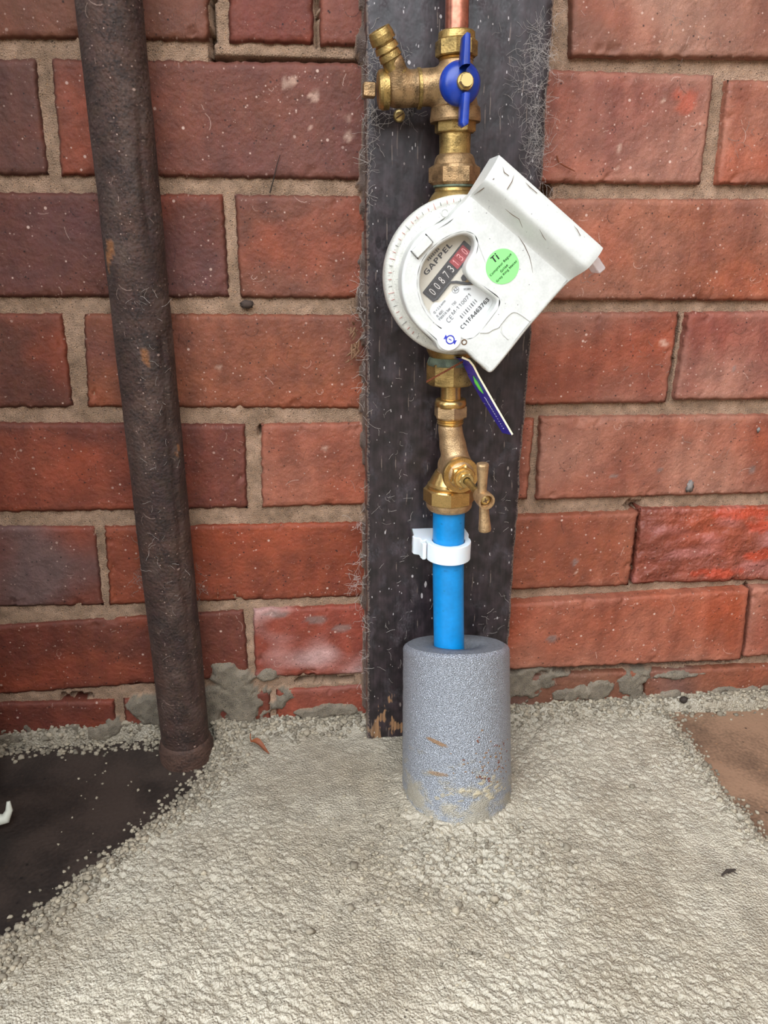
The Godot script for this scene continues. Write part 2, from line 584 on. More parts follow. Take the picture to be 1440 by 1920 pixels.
func make_materials():
	var brick_tex := scratched(1024, grain_bytes(1024, 11, 0.22, 0.30, 1500, 1100, 0.02, 0.4, Vector3(255, 250, 245), 1.5))
	var brick_bump := bump_texture(1024, 31, 0.07, 5)
	M.brick = mat(Color.WHITE, 0.72, 0.0, true)
	world_tex(M.brick, brick_tex, 2.5, brick_bump, 0.7)
	M.brick_rough = mat(Color.WHITE, 0.55, 0.0, true)
	world_tex(M.brick_rough, brick_tex, 2.5, brick_bump, 1.4)
	var flecks := fleck_texture(1024, 301, 2400, 90)
	flecked(M.brick, flecks)
	flecked(M.brick_rough, flecks)
	var sand_tex := grain_texture(512, 21, 0.3, 0.75, 1500, 900, 0.02, 0.35, Vector3(255, 240, 220), 1.8)
	var sand_bump := bump_texture(512, 22, 0.16, 3)
	M.mortar = mat(Color.WHITE, 0.95, 0.0, true)
	world_tex(M.mortar, sand_tex, 9.0, sand_bump, 0.9)
	var cem_tex := grain_texture(1024, 41, 0.2, 0.3, 260, 120, 0.012, 0.2, Vector3(255, 252, 244), 3.0)
	var cem_bump := bump_texture(1024, 42, 0.11, 3)
	M.cement = mat(Color.WHITE, 0.42, 0.0, true)
	world_tex(M.cement, cem_tex, 4.0, cem_bump, 1.7)
	M.slab = mat(srgb(142, 112, 88), 0.62)
	world_tex(M.slab, grain_texture(512, 51, 0.45, 0.3, 120, 90, 0.01, 0.2), 3.0, bump_texture(512, 52, 0.12, 3), 0.35)
	M.slab_dark = mat(srgb(58, 47, 40), 0.6)  # old concrete in a much darker brown
	world_tex(M.slab_dark, grain_texture(512, 53, 0.6, 0.3, 120, 60, 0.01, 0.2), 3.0, bump_texture(512, 52, 0.12, 3), 0.35)
	M.crumb = mat(srgb(166, 155, 134), 0.8, 0.0, true)
	# metals
	var tarnish := grain_texture(512, 61, 0.75, 0.35, 30, 420, 0.012, 0.1, Vector3(240, 240, 230), 2.6)
	M.brass_old = mat(srgb(186, 156, 96), 0.42, 0.85)
	world_tex(M.brass_old, tarnish, 14.0, bump_texture(512, 62, 0.08, 3), 0.12)
	M.brass_dull = mat(srgb(172, 140, 100), 0.5, 0.8)
	world_tex(M.brass_dull, tarnish, 17.0, bump_texture(512, 62, 0.08, 3), 0.15)
	M.brass_new = mat(srgb(222, 184, 116), 0.3, 0.92)
	world_tex(M.brass_new, grain_texture(512, 63, 0.22, 0.2, 10, 60, 0.012, 0.1), 14.0)
	M.brass_cast = mat(srgb(206, 172, 128), 0.46, 0.8)
	world_tex(M.brass_cast, grain_texture(512, 64, 0.3, 0.3, 60, 60, 0.02, 0.2), 16.0, bump_texture(512, 65, 0.1, 3), 0.2)
	M.brass_bolt = mat(srgb(200, 176, 118), 0.4, 0.9)
	M.verdigris = mat(srgb(112, 124, 104), 0.75, 0.25)
	world_tex(M.verdigris, tarnish, 22.0)
	M.copper = mat(srgb(214, 140, 116), 0.34, 0.9)
	world_tex(M.copper, grain_texture(256, 66, 0.3, 0.2, 5, 60, 0.02, 0.1), 12.0)
	M.rust = mat(Color.WHITE, 0.75, 0.1, true)
	world_tex(M.rust, grain_texture(512, 71, 0.7, 0.55, 240, 520, 0.02, 0.15, Vector3(255, 235, 205), 2.2), 6.0, bump_texture(512, 72, 0.09, 4), 0.9)
	flecked(M.rust, fleck_texture(512, 302, 420, 30))
	# plastics
	M.blue_handle = mat(srgb(24, 60, 158), 0.3)
	world_tex(M.blue_handle, grain_texture(256, 81, 0.25, 0.1, 70, 20, 0.02, 0.1, Vector3(255, 255, 255), 1.4), 12.0)
	var dirt := grain_texture(512, 82, 0.07, 0.05, 0, 90, 0.016, 0.1, Vector3(255, 255, 255), 1.3)
	M.white_plastic = mat(srgb(226, 227, 220), 0.38)
	world_tex(M.white_plastic, dirt, 9.0)
	M.ring_plastic = mat(srgb(222, 220, 208), 0.45)
	world_tex(M.ring_plastic, grain_texture(512, 83, 0.15, 0.12, 0, 420, 0.01, 0.1, Vector3(255, 255, 255), 2.0), 14.0)
	M.button_plastic = mat(srgb(246, 246, 244), 0.35)
	M.print_blue = mat(srgb(42, 52, 168), 0.5)
	M.print_black = mat(srgb(34, 32, 32), 0.6)
	M.print_grey = mat(srgb(92, 92, 92), 0.6)
	M.print_red = mat(srgb(196, 92, 84), 0.7)
	M.sticker = mat(srgb(136, 232, 128), 0.45)
	M.dial = mat(srgb(206, 199, 182), 0.5)
	M.dial_label = mat(srgb(220, 221, 219), 0.5)
	M.counter = mat(srgb(26, 22, 22), 0.35)
	M.counter_red = mat(srgb(150, 34, 40), 0.4)
	M.digit = mat(srgb(214, 208, 200), 0.5)
	M.digit_pink = mat(srgb(236, 168, 164), 0.5)
	M.pane = mat(srgb(255, 255, 255, 0.03), 0.05)
	M.pane.metallic_specular = 0.25
	M.pane.transparency = BaseMaterial3D.TRANSPARENCY_ALPHA
	M.clear_plastic = mat(srgb(250, 250, 250, 0.35), 0.15)
	M.clear_plastic.transparency = BaseMaterial3D.TRANSPARENCY_ALPHA
	M.soil = mat(srgb(96, 70, 46), 0.9)
	M.mdpe = mat(srgb(4, 142, 214), 0.38)
	world_tex(M.mdpe, grain_texture(256, 84, 0.12, 0.08, 14, 10, 0.02, 0.1, Vector3(200, 190, 170), 2.0), 9.0)
	M.clip = mat(srgb(226, 231, 234), 0.42)
	M.clip.subsurf_scatter_enabled = true
	M.clip.subsurf_scatter_strength = 0.15
	M.card = mat(srgb(240, 226, 190), 0.55)
	M.card_blue = mat(srgb(58, 48, 160), 0.4)
	M.card_green = mat(srgb(96, 190, 70), 0.4)
	M.card_white = mat(srgb(214, 212, 232), 0.5)
	# natural bits
	M.cobweb = mat(srgb(176, 168, 160), 0.9)
	M.cobweb_dark = mat(srgb(120, 110, 102), 0.9)
	M.dust = mat(srgb(128, 120, 114), 0.95)
	M.lint_dark = mat(srgb(72, 58, 50), 0.95)
	M.leaf = mat(srgb(132, 70, 34), 0.6)
	M.straw = mat(srgb(126, 92, 66), 0.8)
	M.twig = mat(srgb(46, 36, 28), 0.8)
	M.wire = mat(srgb(124, 66, 38), 0.8, 0.3)
	M.plaster = mat(srgb(200, 198, 192), 0.9)
	M.plaster_dark = mat(srgb(128, 112, 98), 0.9)
	M.dark_paint = mat(srgb(58, 54, 52), 0.7)
	M.off_white = mat(srgb(206, 206, 190), 0.5)
	M.added_roof = mat(srgb(170, 150, 128), 0.8)

# ------------------------------------------------------------------ the wall
# left edge at top, right edge at top, right edge at bottom, left edge at bottom in picture pixels, base colour (sRGB, left bricks darkened to paint in shade), traits
func brick_list() -> Array:
	var dark := [112, 58, 50]; var purple := [104, 58, 56]; var red := [150, 66, 48]; var orange := [168, 72, 44]; var pale := [152, 86, 74]
	return [
		["a", -175, -40, 392, -40, 393, 77, -170, 70, [132, 68, 52], {}],
		["a", 432, -40, 589, -40, 588, 83, 430, 79, [132, 56, 46], {}],
		["a", 601, -40, 990, -40, 985, 95, 600, 86, [146, 70, 58], {}],
		["a", 1067, -40, 1600, -40, 1590, 112, 1068, 107, pale, {"bloom": 0.5}],
		["b", -470, 108, 66, 111, 91, 329, -430, 325, [116, 62, 56], {}],
		["b", 97, 111, 700, 120, 700, 337, 117, 329, [130, 62, 50], {"purple": 0.5}],
		["b", 730, 121, 1339, 141, 1312, 346, 730, 338, [164, 82, 70], {"bloom": 0.5, "purple": 0.4}],
		["b", 1363, 150, 1900, 156, 1870, 348, 1343, 345, [160, 80, 64], {"bloom": 0.4}],
		["c", -157, 359, 418, 365, 430, 557, -140, 557, [118, 54, 44], {"purple": 1.0}],
		["c", 441, 365, 930, 371, 930, 560, 451, 558, [138, 70, 56], {"purple": 0.5}],
		["c", 945, 372, 1500, 374, 1490, 564, 945, 562, [164, 82, 62], {"bloom": 0.3, "purple": 0.4}],
		["d", -430, 586, 117, 588, 137, 764, -400, 764, [114, 54, 44], {}],
		["d", 157, 588, 690, 590, 690, 766, 165, 763, [156, 76, 54], {"purple": 0.35}],
		["d", 712, 588, 1273, 585, 1248, 755, 712, 762, [164, 76, 58], {"bloom": 0.3, "purple": 0.4}],
		["d", 1289, 585, 1850, 581, 1820, 746, 1263, 749, [160, 74, 64], {"bloom": 0.5, "purple": 0.3}],
		["e", -100, 791, 459, 795, 464, 951, -90, 962, [128, 54, 42], {}],
		["e", 489, 795, 1001, 785, 987, 935, 492, 950, [168, 76, 56], {"bloom": 0.2}],
		["e", 1013, 782, 1545, 776, 1530, 921, 1005, 937, [166, 78, 60], {"bloom": 0.4, "purple": 0.3}],
		["f", -370, 983, 178, 987, 193, 1135, -340, 1140, [126, 54, 44], {"grey": 0.6}],
		["f", 196, 987, 700, 978, 700, 1117, 206, 1134, [154, 60, 34], {}],
		["f", 716, 976, 1196, 959, 1178, 1097, 716, 1112, [166, 78, 56], {"bloom": 0.2}],
		["f", 1202, 954, 1760, 944, 1740, 1078, 1187, 1095, [160, 74, 62], {"spall": 1.0}],
		["g", -40, 1174, 457, 1143, 467, 1268, -30, 1303, [124, 50, 36], {}],
		["g", 475, 1141, 870, 1124, 868, 1256, 479, 1268, [166, 66, 52], {"white": 0.8}],
		["g", 900, 1130, 1399, 1100, 1384, 1232, 898, 1252, [174, 76, 52], {"bloom": 0.3, "proud": 0.004}],
		["g", 1407, 1100, 1900, 1080, 1880, 1210, 1391, 1228, [178, 88, 72], {"bloom": 0.5, "proud": 0.003}],
		["h", -200, 1322, 214, 1311, 225, 1440, -190, 1450, [128, 52, 40], {}],
		["h", 232, 1310, 506, 1294, 510, 1430, 242, 1440, [136, 56, 42], {}],
		["h", 518, 1293, 900, 1272, 900, 1410, 520, 1430, [160, 66, 50], {"white": 0.3}],
		["h", 920, 1268, 1198, 1256, 1195, 1390, 920, 1400, [140, 78, 62], {"grey": 0.4}],
		["h", 1208, 1256, 1700, 1236, 1690, 1360, 1205, 1385, [146, 76, 58], {"grey": 0.4}],
	]

var splashes := []     # pale splashes of mortar or paint on the bricks: world x, y, radius x, radius y, colour

func make_brick(wall: Node3D, q: Array, base: Array, traits: Dictionary, step: float, sd: float):
	var w: float = (q[0].distance_to(q[1]) + q[3].distance_to(q[2])) / 2
	var h: float = (q[0].distance_to(q[3]) + q[1].distance_to(q[2])) / 2
	var nx := maxi(6, int(w / step))
	var ny := maxi(3, int(h / step))
	var front: float = 0.0012 + 0.0012 * absf(noise_b.get_noise_2d(sd * 31.0, 5.0)) * 3.0 + traits.get("proud", 0.0)
	var c0 := lin(base[0] * 0.88, base[1] * 0.95 + 3, base[2] * 0.86 + 2)
	var spall: float = traits.get("spall", 0.0)
	var near_splash := []
	for s in splashes:
		if s[0] > minf(q[0].x, q[3].x) - 0.02 and s[0] < maxf(q[1].x, q[2].x) + 0.02 and s[1] < maxf(q[0].y, q[1].y) + 0.02 and s[1] > minf(q[2].y, q[3].y) - 0.02: near_splash.append(s)
	var verts := PackedVector3Array()
	var cols := PackedColorArray()
	for j in range(-1, ny + 2):
		for i in range(-1, nx + 2):
			var s := clampf(float(i) / nx, 0, 1)
			var t := clampf(float(j) / ny, 0, 1)
			var p: Vector3 = q[0].lerp(q[1], s).lerp(q[3].lerp(q[2], s), t)
			var skirt := i < 0 or j < 0 or i > nx or j > ny
			var ex := minf(s, 1 - s) * w
			var ey := minf(t, 1 - t) * h
			var fade := clampf(1.0 - minf(ex, ey) / 0.01, 0, 1)
			var rag := 0.0011 * fade
			p.x += rag * noise_a.get_noise_2d(p.y * 900.0 + sd * 50.0, s * 7.0)
			p.y += rag * noise_a.get_noise_2d(p.x * 900.0, sd * 50.0 + t * 7.0 + 300.0)
			var e := minf(ex, ey)
			if ex < 0.006 and ey < 0.006: e = 0.006 - Vector2(0.006 - ex, 0.006 - ey).length()
			var b := 0.0017 + 0.0010 * noise_a.get_noise_2d(p.x * 260.0 + sd, p.y * 260.0)
			var z := front + 0.0005 * noise_b.get_noise_2d(p.x * 60.0 + sd * 9.0, p.y * 60.0)
			if spall > 0:
				var sn := noise_b.get_noise_2d(p.x * 34.0 + 7.0, p.y * 50.0)
				z += spall * (0.0035 * sn + 0.0022 * noise_a.get_noise_2d(p.x * 220.0, p.y * 330.0))
			var chip := noise_b.get_noise_2d(p.x * 130.0 + sd * 3.0, p.y * 130.0) - 0.42
			if chip > 0 and fade > 0.3: z -= minf(chip * 0.02, 0.0025)
			if e < b: z -= b - sqrt(maxf(0.0, b * b - (b - e) * (b - e)))
			if skirt: z = -0.03
			p.z = z
			verts.append(p)
			# colour: clay, kiln bands, bloom, lime, streaks
			var c := c0
			var n1 := noise_b.get_noise_2d(p.x * 14.0 + sd * 20.0, p.y * 26.0)
			var n2 := noise_a.get_noise_2d(p.x * 55.0, p.y * 70.0 + sd * 11.0)
			var streak := noise_c.get_noise_2d(p.x * 240.0, p.y * 18.0 + sd * 5.0)
			c = c * (1.0 + 0.09 * n2 + 0.17 * streak)
			var pu: float = traits.get("purple", 0.12)
			c = c.lerp(lin(98, 58, 54), clampf((n1 * 1.6 + 0.18 + 0.3 * n2) * pu, 0, 0.75))
			c = c.lerp(lin(190, 84, 46), clampf((-n1 - 0.12) * 0.8, 0, 0.4))
			var bl: float = traits.get("bloom", 0.05)
			c = c.lerp(lin(198, 150, 126), clampf((noise_a.get_noise_2d(p.x * 38.0 + 90.0, p.y * 38.0) * 0.9 + 0.32 + fade * 0.35 + streak * 0.25) * bl, 0, 0.6))
			var wh: float = traits.get("white", 0.0)
			if wh > 0: c = c.lerp(lin(214, 176, 168), clampf((noise_a.get_noise_2d(p.x * 60.0 + 3.0, p.y * 90.0) + noise_b.get_noise_2d(p.x * 20.0, p.y * 40.0) * 0.6 + 0.05) * wh * 1.3, 0, 0.7))
			var gr: float = traits.get("grey", 0.0)
			if gr > 0: c = c.lerp(lin(112, 94, 90), clampf((noise_a.get_noise_2d(p.x * 45.0 + 33.0, p.y * 45.0) * 2.0 + 0.1) * gr, 0, 0.75))
			if spall > 0: c = c.lerp(lin(196, 128, 120), clampf(noise_a.get_noise_2d(p.x * 90.0, p.y * 200.0) * 0.9, 0, 0.45))
			for sp in near_splash:
				var dd := Vector2((p.x - sp[0]) / sp[2], (p.y - sp[1]) / sp[3]).length() + 0.5 * noise_a.get_noise_2d(p.x * 400.0, p.y * 400.0)
				if dd < 1.0: c = c.lerp(sp[4], minf(1.0, (1.0 - dd) * 3.0) * 0.65)
			cols.append(c)
	part(wall, "brick", grid_mesh(nx + 2, ny + 2, verts, cols, true), M.brick_rough if spall > 0 else M.brick)

var smears := []       # cement left on the wall's foot: world x, y, radius x, radius y
var cracks := []       # open joints: world a, b, half width, depth

func build_wall():
	var wall := Node3D.new()
	wall.name = "wall_back"
	wall.set_meta("kind", "structure")
	wall.set_meta("label", "old red brick wall with sandy mortar joints")
	add_child(wall)
	# splashes seen on the bricks
	var pale := lin(206, 170, 148)
	for s in [[535, 155, 5, 8], [549, 154, 5, 8], [590, 183, 10, 8], [578, 179, 4, 4], [652, 224, 5, 8], [653, 258, 8, 8], [583, 239, 4, 4], [412, 689, 6, 5],
			[1242, 190, 3, 5], [1155, 313, 4, 4], [1160, 280, 3, 7], [1052, 294, 3, 5], [1080, 1070, 5, 4], [1243, 640, 6, 6], [1250, 648, 8, 4], [609, 840, 8, 4]]:
		var a := wp(s[0], s[1])
		splashes.append([a.x, a.y, s[2] / 2300.0, s[3] / 2300.0, pale])
	for s in [[1032, 1190, 13, 9], [1077, 1052, 6, 8], [1150, 892, 8, 5], [1234, 880, 6, 6], [1408, 880, 8, 9], [1373, 690, 6, 6], [520, 1150, 30, 8], [590, 1160, 26, 10], [640, 1175, 24, 8]]:
		var a := wp(s[0], s[1])
		splashes.append([a.x, a.y, s[2] / 2300.0, s[3] / 2300.0, lin(132, 116, 108)])
	var brown := lin(178, 82, 56)
	for s in [[1285, 190, 22, 22], [1270, 180, 14, 12]]:
		var a := wp(s[0], s[1])
		splashes.append([a.x, a.y, s[2] / 2400.0, s[3] / 2400.0, brown])
	for s in [[1395, 962, 75, 13], [1430, 985, 40, 16], [1345, 1073, 55, 14], [1425, 1040, 40, 14]]:
		var a := wp(s[0], s[1])
		splashes.append([a.x, a.y, s[2] / 2200.0, s[3] / 2200.0, lin(196, 72, 42)])
	# open joints
	for s in [[397, -30, 399, 112, 0.0014, 0.02], [399, 112, 680, 120, 0.0012, 0.015], [595, -30, 594, 84, 0.0014, 0.01], [1270, 600, 1266, 640, 0.003, 0.02], [1266, 640, 1255, 752, 0.0016, 0.01],
			[955, 1256, 1390, 1239, 0.0026, 0.02], [1197, 958, 1183, 1095, 0.002, 0.012], [1402, 1102, 1388, 1230, 0.0022, 0.012], [560, 1276, 660, 1272, 0.0022, 0.014],
			[120, 1309, 165, 1307, 0.003, 0.016], [1015, 350, 1026, 360, 0.005, 0.016], [490, 800, 487, 812, 0.0016, 0.01], [1183, 949, 1200, 951, 0.004, 0.01]]:
		cracks.append([wp(s[0], s[1]), wp(s[2], s[3]), s[4], s[5]])
	for s in [[420, 1262, 46, 32], [505, 1262, 22, 16], [450, 1330, 75, 46], [390, 1330, 60, 60], [590, 1335, 36, 12], [640, 1330, 40, 14], [300, 1330, 60, 40], [200, 1370, 90, 26], [60, 1385, 110, 26],
			[990, 1285, 80, 32], [1090, 1292, 70, 24], [1185, 1294, 36, 38], [1250, 1300, 40, 12], [1330, 1300, 60, 9], [1060, 1262, 60, 7], [1290, 1262, 60, 8], [1390, 1290, 70, 12], [990, 1262, 22, 16], [860, 1300, 90, 40]]:
		var a := wp(s[0], s[1])
		smears.append([a.x, a.y, s[2] / 2200.0, s[3] / 2200.0])
	# mortar bed: one rough surface between and behind the bricks, proud where cement was smeared on them
	var x0 := -0.46; var x1 := 0.62; var y0 := -0.03; var y1 := 0.76
	var step := 0.002
	var nx := int((x1 - x0) / step)
	var ny := int((y1 - y0) / step)
	var verts := PackedVector3Array()
	var cols := PackedColorArray()
	verts.resize((nx + 1) * (ny + 1))
	cols.resize((nx + 1) * (ny + 1))
	var board_left := wp(686, 600, 0.0).x
	var n := 0
	for j in ny + 1:
		var y := y1 - (y1 - y0) * j / ny
		for i in nx + 1:
			var x := x0 + (x1 - x0) * i / nx
			var sandy := noise_a.get_noise_2d(x * 500.0, y * 500.0)
			var rolling := noise_b.get_noise_2d(x * 70.0, y * 70.0)
			var z := lerpf(-0.0012, -0.0048, smoothstep(0.02, 0.22, x)) + 0.0008 * sandy + 0.0011 * rolling
			var c := lin(182, 150, 124).lerp(lin(150, 122, 98), clampf(0.5 + rolling, 0, 1))
			for k in cracks:
				var a: Vector3 = k[0]
				if y < minf(a.y, k[1].y) - 0.006 or y > maxf(a.y, k[1].y) + 0.006 or x < minf(a.x, k[1].x) - 0.006 or x > maxf(a.x, k[1].x) + 0.006: continue
				var p := Geometry2D.get_closest_point_to_segment(Vector2(x, y), Vector2(a.x, a.y), Vector2(k[1].x, k[1].y))
				var d: float = p.distance_to(Vector2(x, y)) + 0.0008 * sandy
				if d < k[2]: z -= k[3]
			var best := 9.0
			if y < 0.12:
				for s in smears:
					best = minf(best, Vector2((x - s[0]) / s[2], (y - s[1]) / s[3]).length())
				best += 0.75 * noise_a.get_noise_2d(x * 130.0, y * 130.0) + 0.45 * sandy + 0.7 * rolling + 0.5 * noise_b.get_noise_2d(x * 26.0, y * 26.0)
				if best < 1.0:
					z = maxf(z, lerpf(0.001, 0.0052, smoothstep(1.0, 0.6, best)) + 0.0008 * sandy + 0.0008 * rolling)
					c = lin(134, 123, 106) * (1.0 + 0.18 * sandy + 0.2 * rolling)
			var near := board_left - x                # crumbling bedding along the board's left side
			if near > -0.01 and near < 0.012 and y > 0.02:
				var ragged := noise_b.get_noise_2d(y * 46.0, 77.0) * 0.55 + noise_a.get_noise_2d(y * 240.0, x * 240.0) * 0.45
				var reach := 0.0035 + 0.009 * ragged * smoothstep(0.0, 0.25, y)
				if near < reach:
					z = maxf(z, 0.004 + 0.016 * clampf((reach - near) / 0.006, 0, 1) + 0.002 * sandy)
					c = lin(116, 100, 90) * (1.0 + 0.25 * sandy)
			verts[n] = Vector3(x, y, z)
			cols[n] = c
			n += 1
	part(wall, "mortar", grid_mesh(nx, ny, verts, cols, true), M.mortar)
	var bed := PackedColorArray()
	part(wall, "masonry_core", box(Vector3(0.3, 1.1, -0.085), Vector3(3.4, 2.5, 0.1)), M.plaster)
	# bricks: first those of the photograph, then the same courses carried on beyond it
	var rows := {}
	var k := 0
	for b in brick_list():
		k += 1
		var q := [wp(b[1], b[2]), wp(b[3], b[4]), wp(b[5], b[6]), wp(b[7], b[8])]
		if not rows.has(b[0]): rows[b[0]] = [q[0].x, q[1].x, (q[0].y + q[1].y) / 2, (q[2].y + q[3].y) / 2]
		rows[b[0]][0] = minf(rows[b[0]][0], q[0].x)
		rows[b[0]][1] = maxf(rows[b[0]][1], q[1].x)
		if b[0] == "a":
			q[0].y = q[3].y + 0.0735
			q[1].y = q[2].y + 0.0735
			rows[b[0]][2] = q[0].y
		make_brick(wall, q, b[9], b[10], 0.0025, float(k))
	var top: float = rows["a"][2]
	for extra in 6:
		var y := top + 0.011 + extra * 0.0845
		var start := -0.36 - (0.117 if extra % 2 == 0 else 0.0)
		rows["x%d" % extra] = [start, start, y + 0.0735, y]
	for key in rows:
		var r: Array = rows[key]
		var x: float = r[1] + 0.011
		while x < 1.2:
			k += 1
			make_brick(wall, [Vector3(x, r[2], 0), Vector3(x + 0.224, r[2], 0), Vector3(x + 0.224, r[3], 0), Vector3(x, r[3], 0)], [160 + (k * 7) % 15, 76 + (k * 5) % 12, 60], {"bloom": 0.3, "purple": 0.3}, 0.009, float(k))
			x += 0.235
		x = r[0] - 0.011
		while x > -0.9 and not key.begins_with("x"):
			k += 1
			make_brick(wall, [Vector3(x - 0.224, r[2], 0), Vector3(x, r[2], 0), Vector3(x, r[3], 0), Vector3(x - 0.224, r[3], 0)], [140 + (k * 7) % 15, 62 + (k * 5) % 9, 50], {"purple": 0.4}, 0.009, float(k))  # left bricks kept darker, shade put into their colour
			x -= 0.235

# ------------------------------------------------------------------ the floor
func edge_x(table: Array, z: float) -> float:
	if z <= table[0].y: return table[0].x
	for i in table.size() - 1:
		if z < table[i + 1].y: return lerpf(table[i].x, table[i + 1].x, (z - table[i].y) / (table[i + 1].y - table[i].y))
	var a: Vector2 = table[-2]
	var b: Vector2 = table[-1]
	return b.x + (b.x - a.x) / (b.y - a.y) * (z - b.y) * (0.6 if table == right_edge else 0.25)

func cement_at(x: float, z: float) -> Vector2:         # (height, how far inside the patch)
	var d := minf(x - edge_x(left_edge, z), edge_x(right_edge, z) - x)
	var rag := noise_a.get_noise_2d(x * 190.0, z * 190.0)
	var roll := noise_b.get_noise_2d(x * 26.0, z * 26.0)
	d += 0.004 * rag + 0.003 * noise_b.get_noise_2d(x * 60.0 + 9.0, z * 60.0)
	if z < 0.03: d = maxf(d, (0.016 if x > left_edge[0].x else 0.006) - z + 0.006 * roll)   # crumbs pushed up along the wall's foot
	var wx := x + 0.0016 * noise_a.get_noise_2d(x * 330.0 + 17.0, z * 330.0)
	var wz := z + 0.0016 * noise_a.get_noise_2d(x * 330.0, z * 330.0 + 29.0)
	var near := noise_d.get_noise_2d((wx * 0.87 + wz * 0.5) * 200.0, (wz * 0.87 - wx * 0.5) * 330.0) + 1.0    # cellular: lumps drawn out by the trowel
	var grit := 1.0 - near * near * 1.6
	var fine := noise_a.get_noise_2d(x * 420.0 + 50.0, z * 420.0)
	var drag := noise_c.get_noise_2d(x * 70.0 + z * 90.0, (z - x * 0.35) * 300.0)   # trowel drag lines
	var rough := clampf(0.55 + 0.9 * noise_b.get_noise_2d(x * 11.0 + 40.0, z * 11.0), 0.15, 1.25)
	# rougher in front of the insulation and along the patch's edges
	rough += 0.7 * exp(-pow(Vector2((x - 0.10) / 0.07, (z - 0.19) / 0.035).length(), 2.0)) + 0.9 * (1.0 - smoothstep(0.0, 0.035, d))
	var h := 0.0020 + 0.0022 * roll + 0.0026 * rough * grit + 0.0008 * fine * rough + 0.0003 * drag
	h += 0.0075 * (1.0 - smoothstep(0.0, 0.022, z + 0.004 * rag))
	h += 0.0016 * rag * (1.0 - smoothstep(0.0, 0.02, d))
	var foot := Vector2(x - tube_low.x, z - tube_low.z).length() - tube_r * 1.03
	h += 0.0032 * exp(-pow(maxf(foot, 0.0) / 0.007, 2.0)) * (0.8 + 0.5 * rag)
	h = lerpf(-0.012, h, smoothstep(-0.003, 0.005, d))
	return Vector2(h, d)

